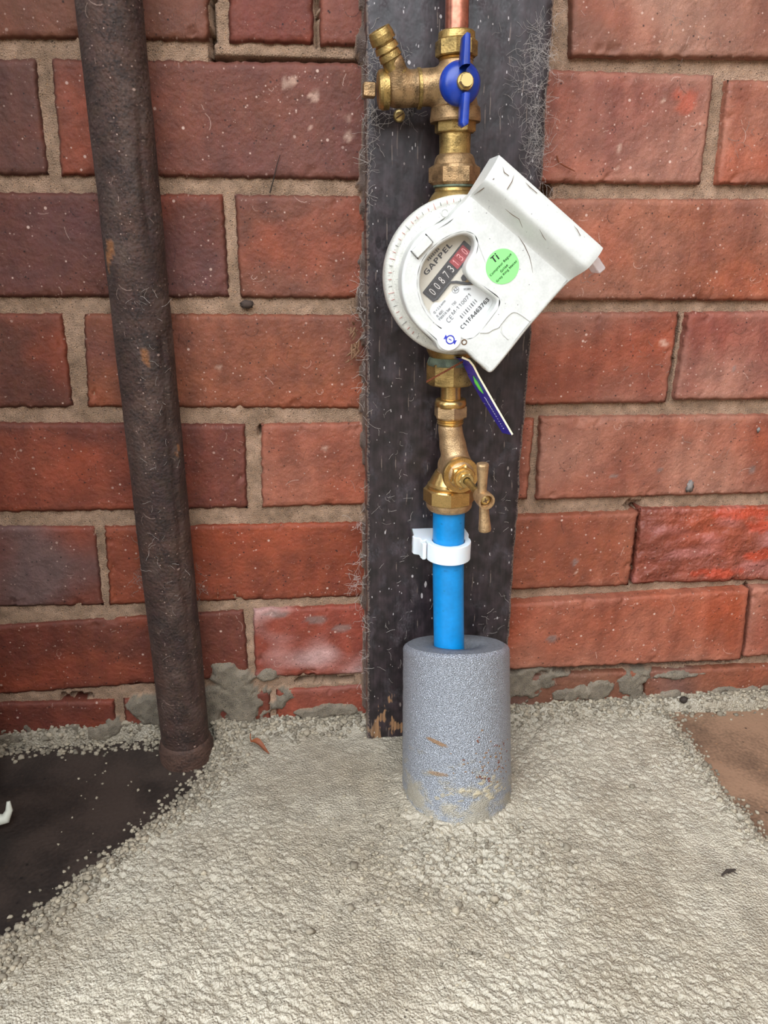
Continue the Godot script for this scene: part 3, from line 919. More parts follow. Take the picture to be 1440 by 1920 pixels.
func build_floor():
	for p in [[395, 1405], [388, 1450], [322, 1518], [262, 1562], [197, 1610], [122, 1668], [50, 1727], [0, 1768]]:
		var w := fp(p[0], p[1])
		left_edge.append(Vector2(w.x, w.z))
	for p in [[1237, 1322], [1270, 1360], [1310, 1420], [1350, 1475], [1390, 1520], [1440, 1575]]:
		var w := fp(p[0], p[1])
		right_edge.append(Vector2(w.x, w.z))
	var floor_root := Node3D.new()
	floor_root.name = "floor"
	floor_root.set_meta("kind", "structure")
	floor_root.set_meta("label", "old smooth concrete floor with a fresh rough cement patch")
	add_child(floor_root)
	part(floor_root, "old_slab", box(Vector3(1.0, -0.052, 2.05), Vector3(1.8, 0.1, 4.2)), M.slab)
	part(floor_root, "old_slab", box(Vector3(-1.0, -0.0521, 2.05), Vector3(2.2, 0.1, 4.2)), M.slab_dark)
	for zone in [[-0.32, 0.46, -0.012, 0.36, 0.0011], [-0.45, 0.75, 0.36, 4.1, 0.012]]:
		var nx := int((zone[1] - zone[0]) / zone[4])
		var nz := int((zone[3] - zone[2]) / zone[4])
		var verts := PackedVector3Array()
		var cols := PackedColorArray()
		verts.resize((nx + 1) * (nz + 1))
		cols.resize((nx + 1) * (nz + 1))
		var n := 0
		for j in nz + 1:
			var z: float = zone[2] + (zone[3] - zone[2]) * j / nz
			for i in nx + 1:
				var x: float = zone[0] + (zone[1] - zone[0]) * i / nx
				var h := cement_at(x, z)
				verts[n] = Vector3(x, h.x, z)
				var t := noise_b.get_noise_2d(x * 18.0 + 200.0, z * 18.0)
				var t2 := noise_a.get_noise_2d(x * 90.0, z * 90.0 + 70.0)
				cols[n] = lin(186, 177, 157).lerp(lin(166, 155, 134), clampf(0.45 + t * 0.9 + t2 * 0.4, 0, 1))
				n += 1
		part(floor_root, "cement_patch", grid_mesh(nx, nz, verts, cols, true), M.cement)
	# loose crumbs of cement
	var stone := st_new()
	var ico := []
	var lump := SphereMesh.new()
	lump.radius = 1.0
	lump.height = 2.0
	lump.radial_segments = 7
	lump.rings = 4
	var arr := lump.get_mesh_arrays()
	var v: PackedVector3Array = arr[Mesh.ARRAY_VERTEX]
	for i in v.size(): v[i] *= 1.0 + 0.75 * noise_a.get_noise_3dv(v[i] * 60.0)
	arr[Mesh.ARRAY_VERTEX] = v
	var lm := ArrayMesh.new()
	lm.add_surface_from_arrays(Mesh.PRIMITIVE_TRIANGLES, arr)
	var spots := []
	for i in 6500:
		var pick := rng.randf()
		var x := 0.0; var z := 0.0; var size := rng.randf_range(0.0007, 0.0021)
		if pick < 0.34:
			z = rng.randf_range(0.0, 0.36)
			x = edge_x(left_edge, z) + rng.randfn(0.008, 0.010)
			size *= 1.1
		elif pick < 0.5:
			z = rng.randf_range(0.0, 0.36)
			x = edge_x(right_edge, z) + rng.randfn(-0.004, 0.006)
		elif pick < 0.84:
			x = rng.randf_range(-0.3, 0.5)
			z = absf(rng.randfn(0.008, 0.008))
			size *= 1.25
		elif pick < 0.9:
			x = rng.randfn(0.10, 0.05)
			z = rng.randfn(0.19, 0.03)
		else:
			x = rng.randf_range(-0.2, 0.35)
			z = rng.randf_range(0.02, 0.36)
			size *= 0.7
		size *= 0.85
		if rng.randf() < 0.03: size *= 1.7
		var h := cement_at(x, z)
		spots.append([Vector3(x, maxf(h.x, -0.002) + size * 0.25, z), size])
	var mm := MultiMesh.new()
	mm.transform_format = MultiMesh.TRANSFORM_3D
	mm.use_colors = true
	mm.mesh = lm
	mm.instance_count = spots.size()
	for i in spots.size():
		var b := Basis.from_euler(Vector3(rng.randf() * TAU, rng.randf() * TAU, rng.randf() * TAU)).scaled(Vector3(1, rng.randf_range(0.6, 1.0), rng.randf_range(0.7, 1.2)) * spots[i][1])
		mm.set_instance_transform(i, Transform3D(b, spots[i][0]))
		var g := rng.randf_range(0.42, 1.0)
		mm.set_instance_color(i, Color(g, g * 0.99, g * 0.97))
	var mi := MultiMeshInstance3D.new()
	mi.name = "cement_crumbs"
	mi.multimesh = mm
	mi.material_override = M.crumb
	mi.set_meta("kind", "stuff")
	floor_root.add_child(mi)

# added blockers out of view, keeping light out above and to the sides
func build_light_blockers():
	for s in [["added_canopy", box(Vector3(0.0, 1.45, 0.16), Vector3(1.8, 0.1, 0.60)), M.added_roof, "added unseen canopy over the wall, blocking sky light"],
			["added_side_wall", box(Vector3(0.85, 1.1, 0.95), Vector3(0.1, 2.4, 2.2)), M.plaster_dark, "added unseen side wall, blocking light from the right"],
			["added_front_wall", box(Vector3(-0.6, 0.5, 2.3), Vector3(3.6, 1.2, 0.1)), M.plaster_dark, "added unseen low wall, blocking low sky light"]]:
		var o := part(self, s[0], s[1], s[2])
		o.set_meta("kind", "structure")
		o.set_meta("label", s[3])

# ------------------------------------------------------------------ board and old pipe
func build_board():
	var tl := wp(688, 0, BOARD_Z); var bl := wp(690, 1365, BOARD_Z)
	var tr := wp(1040, 0, BOARD_Z); var br := wp(957, 1150, BOARD_Z)
	var xl := func(y: float) -> float: return tl.x + (bl.x - tl.x) * (y - tl.y) / (bl.y - tl.y)
	var xr := func(y: float) -> float: return tr.x + (br.x - tr.x) * (y - tr.y) / (br.y - tr.y)
	# picture of the paint: vertical brush grain, dust, specks, drips, bare wood at the foot
	var W := 512; var H := 2048
	var grain := noise_bytes(W, H, 0.02, 101, 4, false)
	var dust := noise_bytes(W, H, 0.012, 102, 5, false)
	var fine := noise_bytes(W, H, 0.14, 103, 2, false)
	var line := FastNoiseLite.new()
	line.seed = 9
	line.frequency = 0.09
	var out := PackedByteArray()
	out.resize(W * H * 3)
	var rough := PackedByteArray()
	rough.resize(W * H)
	for y in H:
		for x in W:
			var i := y * W + x
			var g := line.get_noise_2d(x, y * 0.03)
			var v := 1.0 + 0.25 * g + (grain[i] - 128) * 0.004
			var c := Vector3(40, 32, 34) * v
			var du := clampf((dust[i] - 138) / 60.0, 0, 1) * (0.25 + 0.75 * clampf((fine[i] - 90) / 90.0, 0, 1))
			c = c.lerp(Vector3(92, 86, 88), du * 0.42)
			var wear := (float(y) / H - 0.965) * 22.0 + (dust[i] - 128) / 70.0 + g * 0.8 + (1.0 if x < 40 else 0.0) * 0.2
			if wear > 0.25: c = c.lerp(Vector3(158, 118, 82) * (0.8 + 0.35 * g), clampf((wear - 0.25) * 4.0, 0, 1))
			var er := minf(x, W - 1 - x) + (fine[i] - 128) * 0.06
			if er < 3.0: c = c.lerp(Vector3(120, 104, 92), 0.75)
			out[i * 3] = clampi(int(c.x), 0, 255)
			out[i * 3 + 1] = clampi(int(c.y), 0, 255)
			out[i * 3 + 2] = clampi(int(c.z), 0, 255)
			rough[i] = clampi(int(96 + du * 120 + (fine[i] - 128) * 0.2), 0, 255)
	var r := RandomNumberGenerator.new()
	r.seed = 5
	for s in 560:                                     # specks, a few larger splashes; dark nail holes and drips
		var big := r.randf() < 0.04
		var hole := s % 30 == 0
		var cx := r.randi_range(4, W - 5); var cy := r.randi_range(4, H - 5)
		var rx := r.randf_range(1.0, 2.0) if not big else r.randf_range(2.0, 4.5)
		var ry := rx * r.randf_range(0.8, 2.2)
		var col := Vector3(206, 200, 196) if r.randf() < 0.6 else Vector3(140, 128, 120)
		if hole:
			rx = r.randf_range(5.0, 10.0); ry = r.randf_range(8.0, 22.0); col = Vector3(24, 17, 19)
		elif r.randf() < 0.2:
			rx = 1.2; ry = r.randf_range(8.0, 30.0); col = Vector3(112, 98, 88)
		for yy in range(maxi(0, cy - int(ry)), mini(H, cy + int(ry) + 1)):
			for xx in range(maxi(0, cx - int(rx)), mini(W, cx + int(rx) + 1)):
				if pow((xx - cx) / rx, 2) + pow((yy - cy) / ry, 2) > 1.0: continue
				var i := yy * W + xx
				for k in 3: out[i * 3 + k] = int(lerpf(out[i * 3 + k], col[k], 0.8))
	var m := mat(Color.WHITE, 1.0)
	m.albedo_texture = texture_of(W, H, out)
	m.roughness_texture = texture_of(W, H, rough, Image.FORMAT_L8)
	m.heightmap_enabled = true
	m.heightmap_texture = texture_of(W, H, grain, Image.FORMAT_L8)
	m.heightmap_scale = 0.02
	m.metallic_specular = 0.5
	M.board = m
	var y_top := 1.25
	var y_low := -0.006
	var nx := 40; var ny := 420
	var verts := PackedVector3Array(); var uvs := PackedVector2Array()
	for j in ny + 1:
		var y := lerpf(y_top, y_low, float(j) / ny)
		for i in range(-2, nx + 3):
			var s := clampf(float(i) / nx, 0, 1)
			var a: float = xl.call(y) + 0.0007 * noise_a.get_noise_2d(y * 300.0, 3.0)
			var b: float = xr.call(y) + 0.0010 * noise_a.get_noise_2d(y * 300.0, 93.0) + 0.001 * noise_b.get_noise_2d(y * 40.0, 11.0)
			var x := lerpf(a, b, s)
			var z := BOARD_Z + 0.0003 * noise_c.get_noise_2d(x * 300.0, y * 9.0)
			if i == 0 or i == nx: z -= 0.0012
			if i == -1 or i == nx + 1: z = BOARD_Z - 0.0025
			if i == -2 or i == nx + 2: z = 0.006
			if i == -1: x -= 0.0005
			if i == nx + 1: x += 0.0005
			verts.append(Vector3(x, y, z))
			uvs.append(Vector2(s if i >= 0 and i <= nx else (0.004 if i < 0 else 0.996), clampf((0.70 - y) / 0.706, -1, 1) if y < 0.7 else fposmod((0.70 - y) / 0.706, 1.0) * 0.9))
	var t := thing("timber_board", "tall near-black painted timber board with cobwebs fixed upright to the brick wall", "board", Vector3((xl.call(0.0) + xr.call(0.0)) / 2, 0, 0.018))
	part(t, "plank", grid_mesh(nx + 4, ny, verts, null, true, uvs), M.board)

func build_old_pipe():
	var r := 0.0205
	var zc := 0.032
	var a := wp(204, 0, zc); var b := wp(333, 1240, zc)
	var dir := (a - b).normalized()
	var foot := b + dir * ((-0.004 - b.y) / dir.y)
	var t := thing("downpipe", "rusty dark brown iron pipe running up the brick wall", "pipe", foot)
	var seg := 56; var len := 1.2; var rows := 400
	var fr := frame_of(dir)
	var verts := PackedVector3Array(); var cols := PackedColorArray()
	for j in rows + 1:
		var h := len * j / rows
		for k in seg + 1:
			var ang := TAU * (k % seg) / seg
			var e: Vector3 = fr[1] * cos(ang) + fr[2] * sin(ang)
			var p := foot + dir * h + e * r
			var n := noise_b.get_noise_3d(p.x * 70.0, p.y * 30.0, p.z * 70.0)
			var n2 := noise_a.get_noise_3d(p.x * 260.0, p.y * 120.0, p.z * 260.0)
			var rr := r + 0.0004 * n + 0.00035 * n2
			# a flaking seam of paint down the right side
			var seam := absf(wrapf(ang - seam_angle, -PI, PI) + 0.12 * noise_a.get_noise_2d(h * 160.0, 4.0))
			if seam < 0.09 and noise_b.get_noise_2d(h * 24.0, 8.0) > -0.1: rr -= 0.0011
			verts.append(foot + dir * h + e * rr)
			var c := lin(80, 57, 47).lerp(lin(58, 42, 37), clampf(0.5 + n, 0, 1))
			c = c.lerp(lin(92, 76, 68), clampf(n2 * 0.9, 0, 0.5))
			if n2 > 0.62 and n > 0.2: c = lin(140, 92, 56)
			cols.append(c)
	part(t, "shaft", grid_mesh(seg, rows, verts, cols, false), M.rust)
	var st := lathe(foot, dir, [[-0.002, 0.0232], [0.014, 0.0236], [0.0165, 0.0226], [0.019, 0.0222], [0.0215, 0.0208], [0.022, 0.0195]], 56, true)
	var collar := part(t, "socket_collar", st.commit(), M.rust_collar)

var seam_angle := 5.5

# ------------------------------------------------------------------ water pipe, from top to bottom
func build_copper():
	var a := ax(60, 0.0075)
	var t := solo("copper_pipe", "bare copper water pipe coming down into the top brass nut", "pipe",
		lathe(a - pipe_dir * 0.35, pipe_dir, [[0.0, 0.0], [0.0, 0.0075], [0.36, 0.0075], [0.36, 0.0]], 40).commit(), M.copper)

func px(v: float, z: float) -> float:                  # metres per pixel near row v at depth z
	return wp(860, v, z).distance_to(wp(861, v, z))

# helper: a lathe between picture rows; rows: [v, width in pixels]
func turned(rows: Array, seg := 48, smooth := false) -> ArrayMesh:
	var prof := []
	var base := ax(rows[0][0], rows[0][1] * 0.5 * px(rows[0][0], PIPE_Z))
	for r in rows:
		var rad: float = r[1] * 0.5 * px(r[0], PIPE_Z)
		prof.append([(ax(r[0], rad) - base).dot(pipe_dir), rad])
	prof.push_front([prof[0][0], 0.0])
	prof.append([prof[-1][0], 0.0])
	return lathe(base, pipe_dir, prof, seg, smooth).commit()

func hexed(v0: float, v1: float, width: float, sides := 6, turn := 0.3) -> ArrayMesh:
	var rad := width * 0.5 * px((v0 + v1) / 2, PIPE_Z)
	var a := ax(v0, rad)
	var b := ax(v1, rad)
	return nut(a, pipe_dir, (b - a).length(), rad * cos(PI / sides) * 1.03, sides, turn).commit()

func build_drain_valve():
	var t := thing("stop_valve", "tarnished brass stop valve with a blue butterfly handle and side drain spout", "valve", ax(243))
	part(t, "compression_nut", hexed(66, 99, 76, 8, 0.2), M.brass_old)
	part(t, "nut_collar", turned([[51, 64], [53, 68], [66, 69], [68, 66]]), M.brass_old)
	part(t, "thread", turned([[97, 62], [99, 65], [101, 61], [103, 65], [105, 61], [107, 64], [109, 60]]), M.brass_new)
	# cast body with its arm to the left
	var c := func(u: float, v: float, z := PIPE_Z) -> Vector3: return wp(u, v, z)
	var k := px(160, PIPE_Z)
	part(t, "valve_body", casting([
		[ax(112), ax(150), 30 * k, 32 * k], [ax(150), ax(203), 33 * k, 42 * k], [ax(160), c.call(746, 168), 31 * k, 31 * k],
		[ax(165), ax(165) + Vector3(0, 0, 0.018), 24 * k, 20 * k],
		[c.call(750, 160, PIPE_Z + 0.004), c.call(739, 118, PIPE_Z + 0.008), 22 * k, 18 * k]], 0.0011, 0.004), M.brass_dull)
	part(t, "body_flange", turned([[193, 86], [196, 91], [218, 94], [223, 92], [224, 80]]), M.brass_dull)
	part(t, "lower_nut", hexed(222, 245, 74, 8, 0.35), M.brass_old)
	# drain arm
	var arm_dir: Vector3 = (c.call(700, 169) - c.call(800, 166)).normalized()
	var arm: Vector3 = c.call(800, 166)
	var along := func(u: float) -> float: return (c.call(u, 168) - arm).dot(arm_dir)
	part(t, "arm_band", lathe(arm + arm_dir * along.call(789), arm_dir, [[0, 0.011], [0.0003, 34 * k], [0.0022, 34 * k], [0.0026, 0.011]]).commit(), M.brass_old)
	part(t, "arm_cap", lathe(arm + arm_dir * along.call(728), arm_dir, [[0, 0.009], [0.0, 33 * k], [0.004, 34 * k], [0.0062, 31 * k], [0.0068, 26 * k], [0.0068, 0.0]]).commit(), M.brass_old)
	var sq: Vector3 = arm + arm_dir * (along.call(708) + 0.003)
	part(t, "drain_spindle", box(sq + arm_dir * 0.0025, Vector3(0.008, 0.0085, 0.0085), Basis(Vector3(0, 0, 1), -0.03), 0.0008), M.brass_dull)
	# hose spout with barbs
	var s0: Vector3 = c.call(741, 128, PIPE_Z + 0.007)
	var s1: Vector3 = c.call(710, 55, PIPE_Z + 0.012)
	var sd := (s1 - s0).normalized()
	var L := (s1 - s0).length()
	part(t, "hose_spout", lathe(s0, sd, [[-0.004, 19 * k], [L * 0.24, 18.5 * k], [L * 0.26, 21 * k], [L * 0.42, 19 * k], [L * 0.43, 17 * k], [L * 0.47, 17 * k], [L * 0.47, 22 * k], [L * 0.62, 20 * k], [L * 0.63, 17.5 * k],
		[L * 0.69, 17.5 * k], [L * 0.69, 22.5 * k], [L * 0.85, 22 * k], [L * 0.98, 20 * k], [L, 19 * k], [L, 13 * k], [L * 0.7, 12 * k], [L * 0.7, 0.0]], 40).commit(), M.brass_old)
	# blue butterfly handle: domed disc, two upright wings, hex bolt
	var hz := PIPE_Z + 0.024
	var hub := wp(864, 155, hz)
	var hk := px(155, hz)
	var handle := part(t, "handle", lathe(hub - Vector3(0, 0, 0.006), Vector3(0, 0, 1), [[0.0, 30 * hk], [0.0, 36.5 * hk], [0.002, 38.5 * hk], [0.0045, 38 * hk], [0.007, 33 * hk], [0.009, 24 * hk], [0.0098, 14 * hk], [0.01, 0.0]], 56, true).commit(), M.blue_handle)
	for w in [[[870, 126], [873, 64], 8.0, 6.0], [[871, 178], [868, 238], 7.0, 8.0]]:
		var a := wp(w[0][0], w[0][1], hz + 0.006)
		var b := wp(w[1][0], w[1][1], hz + 0.010)
		part(handle, "wing", wing(a, b, w[2] * hk, w[3] * hk), M.blue_handle)
	var bz := hz + 0.0045
	var bc := wp(872, 153, bz)
	var bolt := part(handle, "bolt_washer", lathe(bc - Vector3(0, 0, 0.001), Vector3(0, 0, 1), [[0, 15.5 * hk], [0.002, 15.5 * hk], [0.0028, 14 * hk], [0.0028, 0]]).commit(), M.brass_bolt)
	part(handle, "bolt_head", nut(bc, Vector3(0, 0, 1), 0.006, 11 * hk, 6, 0.2).commit(), M.brass_bolt)
	# tail tube and union nut towards the meter
	part(t, "tail_tube", turned([[240, 57], [245, 58], [290, 57]]), M.brass_old)
	part(t, "union_dome", turned([[286, 60], [288, 66], [294, 72], [303, 76], [310, 78]], 48, true), M.brass_dull)
	part(t, "union_nut", hexed(305, 344, 92, 6, 0.12), M.brass_dull)
	part(t, "union_washer", turned([[343, 74], [344, 78], [348, 78], [350, 72]]), M.verdigris)

func wing(a: Vector3, b: Vector3, ra: float, rb: float) -> ArrayMesh:
	# an upright blade standing off the disc, rounded at its tip
	var st := st_new()
	var d := (b - a).normalized()
	var side := Vector3(0, 0, 1).cross(d).normalized()
	var n := 14
	var prev := []
	for i in n + 1:
		var t := float(i) / n
		var c := a.lerp(b, t)
		var w := lerpf(ra, rb, t)
		var tip := 1.0 if t < 0.9 else sqrt(maxf(0.02, 1.0 - pow((t - 0.9) / 0.1, 2)))
		var depth := lerpf(0.019, 0.016, t) * (0.6 + 0.4 * tip)
		var ring := []
		for k in 16:
			var ang := TAU * k / 16
			var ex := signf(cos(ang)) * pow(absf(cos(ang)), 0.6)
			var ez := signf(sin(ang)) * pow(absf(sin(ang)), 0.6)
			ring.append([c + side * ex * w * tip * 0.95 + Vector3(0, 0, 1) * ez * depth * 0.5, (side * cos(ang) + Vector3(0, 0, 1) * sin(ang)).normalized()])
		if prev.size():
			for k in 16:
				var q := (k + 1) % 16
				quad_n(st, [prev[k][0], ring[k][0], ring[q][0], prev[q][0]], [prev[k][1], ring[k][1], ring[q][1], prev[q][1]])
		prev = ring
	for k in 16:
		tri_n(st, [b, prev[k][0], prev[(k + 1) % 16][0]], d)
	return st.commit()

# ------------------------------------------------------------------ the meter
const MZ := 0.103                # front of the cover plate

func zm(x: float, y: float, z := MZ) -> Vector2:       # from the enlargement the outline was read in to the plane at depth z
	var p := wp(700.0 + x / 3.2, 280.0 + y / 3.2, z)
	return Vector2(p.x, p.y)

func outline(pts: Array, z: float, times := 2) -> Array:
	var o := []
	for p in pts: o.append(zm(p[0], p[1], z))
	return chaikin(o, times)

func ring_of(c: Vector2, r: float, n := 64) -> Array:
	var o := []
	for i in n: o.append(c + Vector2(cos(TAU * i / n), sin(TAU * i / n)) * r)
	return o

const TURN := 0.83               # the dial's writing runs up to the right

func text_on(parent: Node, words: String, u: float, v: float, z: float, long_px: float, high_px: float, m: Material, called := "lettering", bold := true, turn := TURN) -> void:
	var tm := TextMesh.new()
	var f := SystemFont.new()
	f.font_names = PackedStringArray(["Droid Sans"])
	f.font_weight = 700 if bold else 400
	tm.font = f
	tm.text = words
	tm.font_size = 64
	tm.pixel_size = 0.001
	tm.depth = 0.02
	tm.curve_step = 2.0
	var bb := tm.get_aabb()
	var k := px(v, z)
	var o := MeshInstance3D.new()
	o.name = called
	o.mesh = tm
	o.material_override = m
	parent.add_child(o, true)
	var sx := long_px * k / maxf(bb.size.x, 0.001)
	var sy := high_px * k / maxf(bb.size.y, 0.001)
	var b := Basis(Vector3(0, 0, 1), turn) * Basis.from_scale(Vector3(sx, sy, 0.015))
	o.transform = Transform3D(b, wp(u, v, z) - b * bb.get_center() - origin(parent))

func build_meter():
	var ctr := wp(866, 521, 0.085)
	var t := thing("water_meter", "white plastic water meter with tilted dial, grey ring and green round sticker", "water meter", wp(852, 520, PIPE_Z))
	var k := px(520, 0.085)
	# brass body behind: two tails on the pipe and the pan that carries the dial
	part(t, "inlet_tail", turned([[348, 66], [350, 70], [356, 72], [359, 68], [372, 70], [392, 78], [420, 84]]), M.brass_old)
	var pan := wp(866, 521, PIPE_Z)
	part(t, "brass_body", casting([[ax(400), ax(640), 0.019, 0.019], [Vector3(pan.x, pan.y, PIPE_Z), Vector3(pan.x, pan.y, PIPE_Z + 0.006), 0.027, 0.027]], 0.002, 0.008), M.brass_old)
	part(t, "pan", lathe(Vector3(pan.x, pan.y, 0.056), Vector3(0, 0, 1), [[0, 0.02], [0.003, 0.040], [0.012, 0.047], [0.020, 0.047]], 64, true).commit(), M.brass_old)
	# ring
	var r := 143.0 * k
	var ring := part(t, "ring", lathe(Vector3(ctr.x, ctr.y, 0.066), Vector3(0, 0, 1), [[0, r * 0.9], [0.0, r * 0.965], [0.0015, r * 0.995], [0.006, r * 1.0], [0.0125, r * 1.0], [0.0150, r * 0.985], [0.0163, r * 0.96],
		[0.0165, r * 0.90], [0.0158, r * 0.875], [0.0166, r * 0.865], [0.0172, r * 0.85], [0.0172, r * 0.6]], 96, true).commit(), M.ring_plastic)
	for i in 34:                                             # printed scale marks on the ring
		var a := deg_to_rad(62.0 + i * 5.2)
		var rr := r * 0.93
		var p := Vector3(ctr.x + cos(a) * rr, ctr.y + sin(a) * rr, 0.0828)
		if a > deg_to_rad(235): break
		part(ring, "scale_mark", box(p, Vector3(0.0042 if i % 5 == 0 else 0.0024, 0.00022, 0.0003), Basis(Vector3(0, 0, 1), a), 0.00005), M.print_red if i % 3 else M.print_grey)
	# dial
	var dz := 0.0905
	var dial_c := zm(545, 805, dz)
	var dial := part(t, "dial", plate(ring_of(dial_c, 114.0 * k, 72), [], dz - 0.006, dz, 0.0004), M.dial)
	var lab := part(dial, "dial_label", plate(outline([[360, 915], [405, 925], [455, 870], [492, 830], [540, 815], [640, 815], [760, 900], [720, 990], [600, 1130], [500, 1110], [400, 1060], [330, 985]], dz + 0.0006, 1), [], dz - 0.001, dz + 0.0006, 0.0002), M.dial_label)
	part(dial, "label_rim", sweep([v3(zm(375, 915), dz + 0.0007), v3(zm(400, 905), dz + 0.0007), v3(zm(480, 805), dz + 0.0007), v3(zm(520, 802), dz + 0.0007), v3(zm(580, 812), dz + 0.0007), v3(zm(625, 808), dz + 0.0007)], [0.0009], 8).commit(), M.print_black)
	# counter: recessed frame, eight number drums
	var u0 := Vector2(806.5, 552.5); var u1 := Vector2(875.5, 466.0)
	var dirp := (u1 - u0).normalized()
	var mid := (u0 + u1) / 2
	var b := Basis(Vector3(0, 0, 1), TURN + 0.06)
	var kk := px(510, dz)
	var frame := part(dial, "counter_frame", box(wp(mid.x, mid.y, dz + 0.0003), Vector3(118 * kk, 27 * kk, 0.0016), b, 0.0005), M.print_black)
	var digits := "00873130"
	for i in 8:
		var c := u0.lerp(u1, (i + 0.5) / 8.0)
		var red := i >= 5
		var drum := part(dial, "number_drum", box(wp(c.x, c.y, dz + 0.0008), Vector3(13.2 * kk, 21.5 * kk, 0.0016), b, 0.0004), M.counter_red if red else M.counter)
		text_on(drum, digits[i], c.x, c.y, dz + 0.0017, 5.5 if digits[i] != "1" else 2.6, 14.5, M.digit_pink if red else M.digit, "digit", false, TURN + 0.06)
	text_on(dial, "GAPPEL", 820.5, 485.5, dz + 0.0002, 71, 9.5, M.print_black, "lettering", true, TURN + 0.02)
	for i in 7:                                              # a small line of maker's print above, too fine to read
		var c := Vector2(803, 487).lerp(Vector2(822, 467), i / 6.0)
		part(dial, "fine_print", box(wp(c.x, c.y, dz + 0.0002), Vector3(2.6 * kk, (5.5 if i % 2 else 4.0) * kk, 0.0004), Basis(Vector3(0, 0, 1), TURN), 0.00005), M.print_grey)
	# flow star
	var star := wp(870.5, 521, dz + 0.0006)
	part(dial, "flow_star", lathe(star, Vector3(0, 0, 1), [[0, 6.5 * kk], [0.0006, 6 * kk], [0.0006, 2.5 * kk], [0.0003, 2 * kk], [0.0003, 0]], 6).commit(), M.print_black)
	var lz := dz + 0.0008
	text_on(dial, "A2", 854, 543, lz, 8, 6.5, M.print_grey)
	part(dial, "circle_mark", torus(wp(854, 543, lz), 6.4 * kk, 0.00016), M.print_grey)
	text_on(dial, "HC2001", 876, 542, lz, 13, 3.6, M.print_grey, "lettering", false, 0.05)
	text_on(dial, "Q = 2.5 m³/h", 824.5, 575.5, lz, 30, 5.5, M.print_grey, "lettering", false)
	text_on(dial, "R 400", 825, 588, lz, 15, 5.2, M.print_grey, "lettering", false)
	text_on(dial, "PMA16 bar - T50", 839, 582.5, lz, 44, 5.4, M.print_grey, "lettering", false)
	text_on(dial, "CE", 843, 598, lz, 13, 9.0, M.print_grey, "lettering", false)
	text_on(dial, "M-110071", 864.5, 570.5, lz, 47, 6.6, M.print_grey, "lettering", false)
	text_on(dial, "C11FA463763", 890, 588, lz, 72, 7.6, M.print_black)
	# row of fine lines under the maker's approval mark
	for i in 9:
		var c := Vector2(865, 594).lerp(Vector2(892, 564), i / 8.0)
		part(dial, "bar_mark", box(wp(c.x, c.y, lz), Vector3((1.4 if i % 3 else 2.4) * kk, 7.5 * kk, 0.0003), Basis(Vector3(0, 0, 1), TURN), 0.00005), M.print_grey)
	part(dial, "glass_pane", plate(ring_of(dial_c, 108.0 * k, 64), [], dz + 0.0026, dz + 0.0034, 0.0002), M.pane)
	# cover plate with its window
	var outer := outline([[590, 262], [545, 318], [505, 350], [470, 395], [445, 425], [400, 447], [330, 472], [262, 530], [212, 605], [178, 700], [165, 800], [178, 900], [215, 1000], [280, 1080], [345, 1135], [378, 1165],
		[390, 1205], [440, 1222], [500, 1215], [545, 1205], [580, 1232], [612, 1268], [672, 1316], [690, 1340], [715, 1342], [760, 1290], [840, 1190], [940, 1062], [1005, 990], [1085, 895], [1172, 800], [1215, 770], [1320, 640], [1200, 420], [900, 200], [700, 200]], MZ, 2)
	var hole := outline([[545, 508], [592, 522], [612, 560], [604, 615], [572, 665], [552, 715], [566, 765], [620, 818], [690, 865], [742, 902], [740, 935], [700, 992], [640, 1068], [598, 1112], [560, 1122], [520, 1108], [478, 1092], [430, 1070], [385, 1035],
		[340, 985], [305, 925], [284, 850], [280, 780], [296, 700], [335, 635], [400, 572], [470, 530]], MZ, 2)
	var cover := part(t, "cover_plate", plate(outer, hole, MZ - 0.016, MZ, 0.0022), M.white_plastic)
	# the pocket: a rounded hump along the cover's upper right side
	part(t, "pocket_hump", hump(), M.white_plastic)
	part(t, "clear_lug", box(wp(1116, 497, 0.092), Vector3(0.006, 0.010, 0.014), Basis(Vector3(0, 0, 1), 0.7), 0.001), M.clear_plastic)
	# raised tab and the edge of the release panel
	part(cover, "seal_tab", box(v3(zm(290, 585), MZ + 0.0012), Vector3(0.0135, 0.0062, 0.0032), Basis(Vector3(0, 0, 1), 0.78), 0.0009), M.white_plastic)
	for e in [[335, 533], [247, 634]]:
		part(cover, "slot", box(v3(zm(e[0], e[1]), MZ + 0.0001), Vector3(0.0006, 0.0072, 0.0008), Basis(Vector3(0, 0, 1), 0.78), 0.0001), M.print_black)
	var groove := []
	for p in chaikin([zm(640, 1098), zm(690, 1100), zm(715, 1078), zm(750, 1070), zm(765, 1045), zm(815, 985), zm(850, 970), zm(900, 1000), zm(938, 1030)], 2, false): groove.append(v3(p, MZ + 0.0001))
	part(cover, "panel_ridge", sweep(groove, [0.0006], 8).commit(), M.white_plastic)
	groove = []
	for p in chaikin([zm(765, 1060), zm(765, 1100), zm(810, 1140)], 1, false): groove.append(v3(p, MZ + 0.0001))
	part(cover, "panel_ridge", sweep(groove, [0.0005], 8).commit(), M.white_plastic)
	# small ring boss and rivet
	part(cover, "boss", torus(v3(zm(440, 378), MZ - 0.006), 0.0022, 0.0006), M.white_plastic)
	part(cover, "rivet", torus(v3(zm(545, 1157), MZ + 0.0001), 0.0016, 0.0004), M.soil)
	# button with a blue tap symbol
	var bt := v3(zm(453, 1133), MZ + 0.001)
	var button := part(t, "button", plate(ring_of(Vector2(bt.x, bt.y), 71 / 3.2 * px(634, MZ), 56), [], MZ - 0.004, MZ + 0.0016, 0.0006), M.button_plastic)
	var bz := MZ + 0.0017
	var bc := v3(zm(458, 1140), bz)
	var bk := px(634, bz)
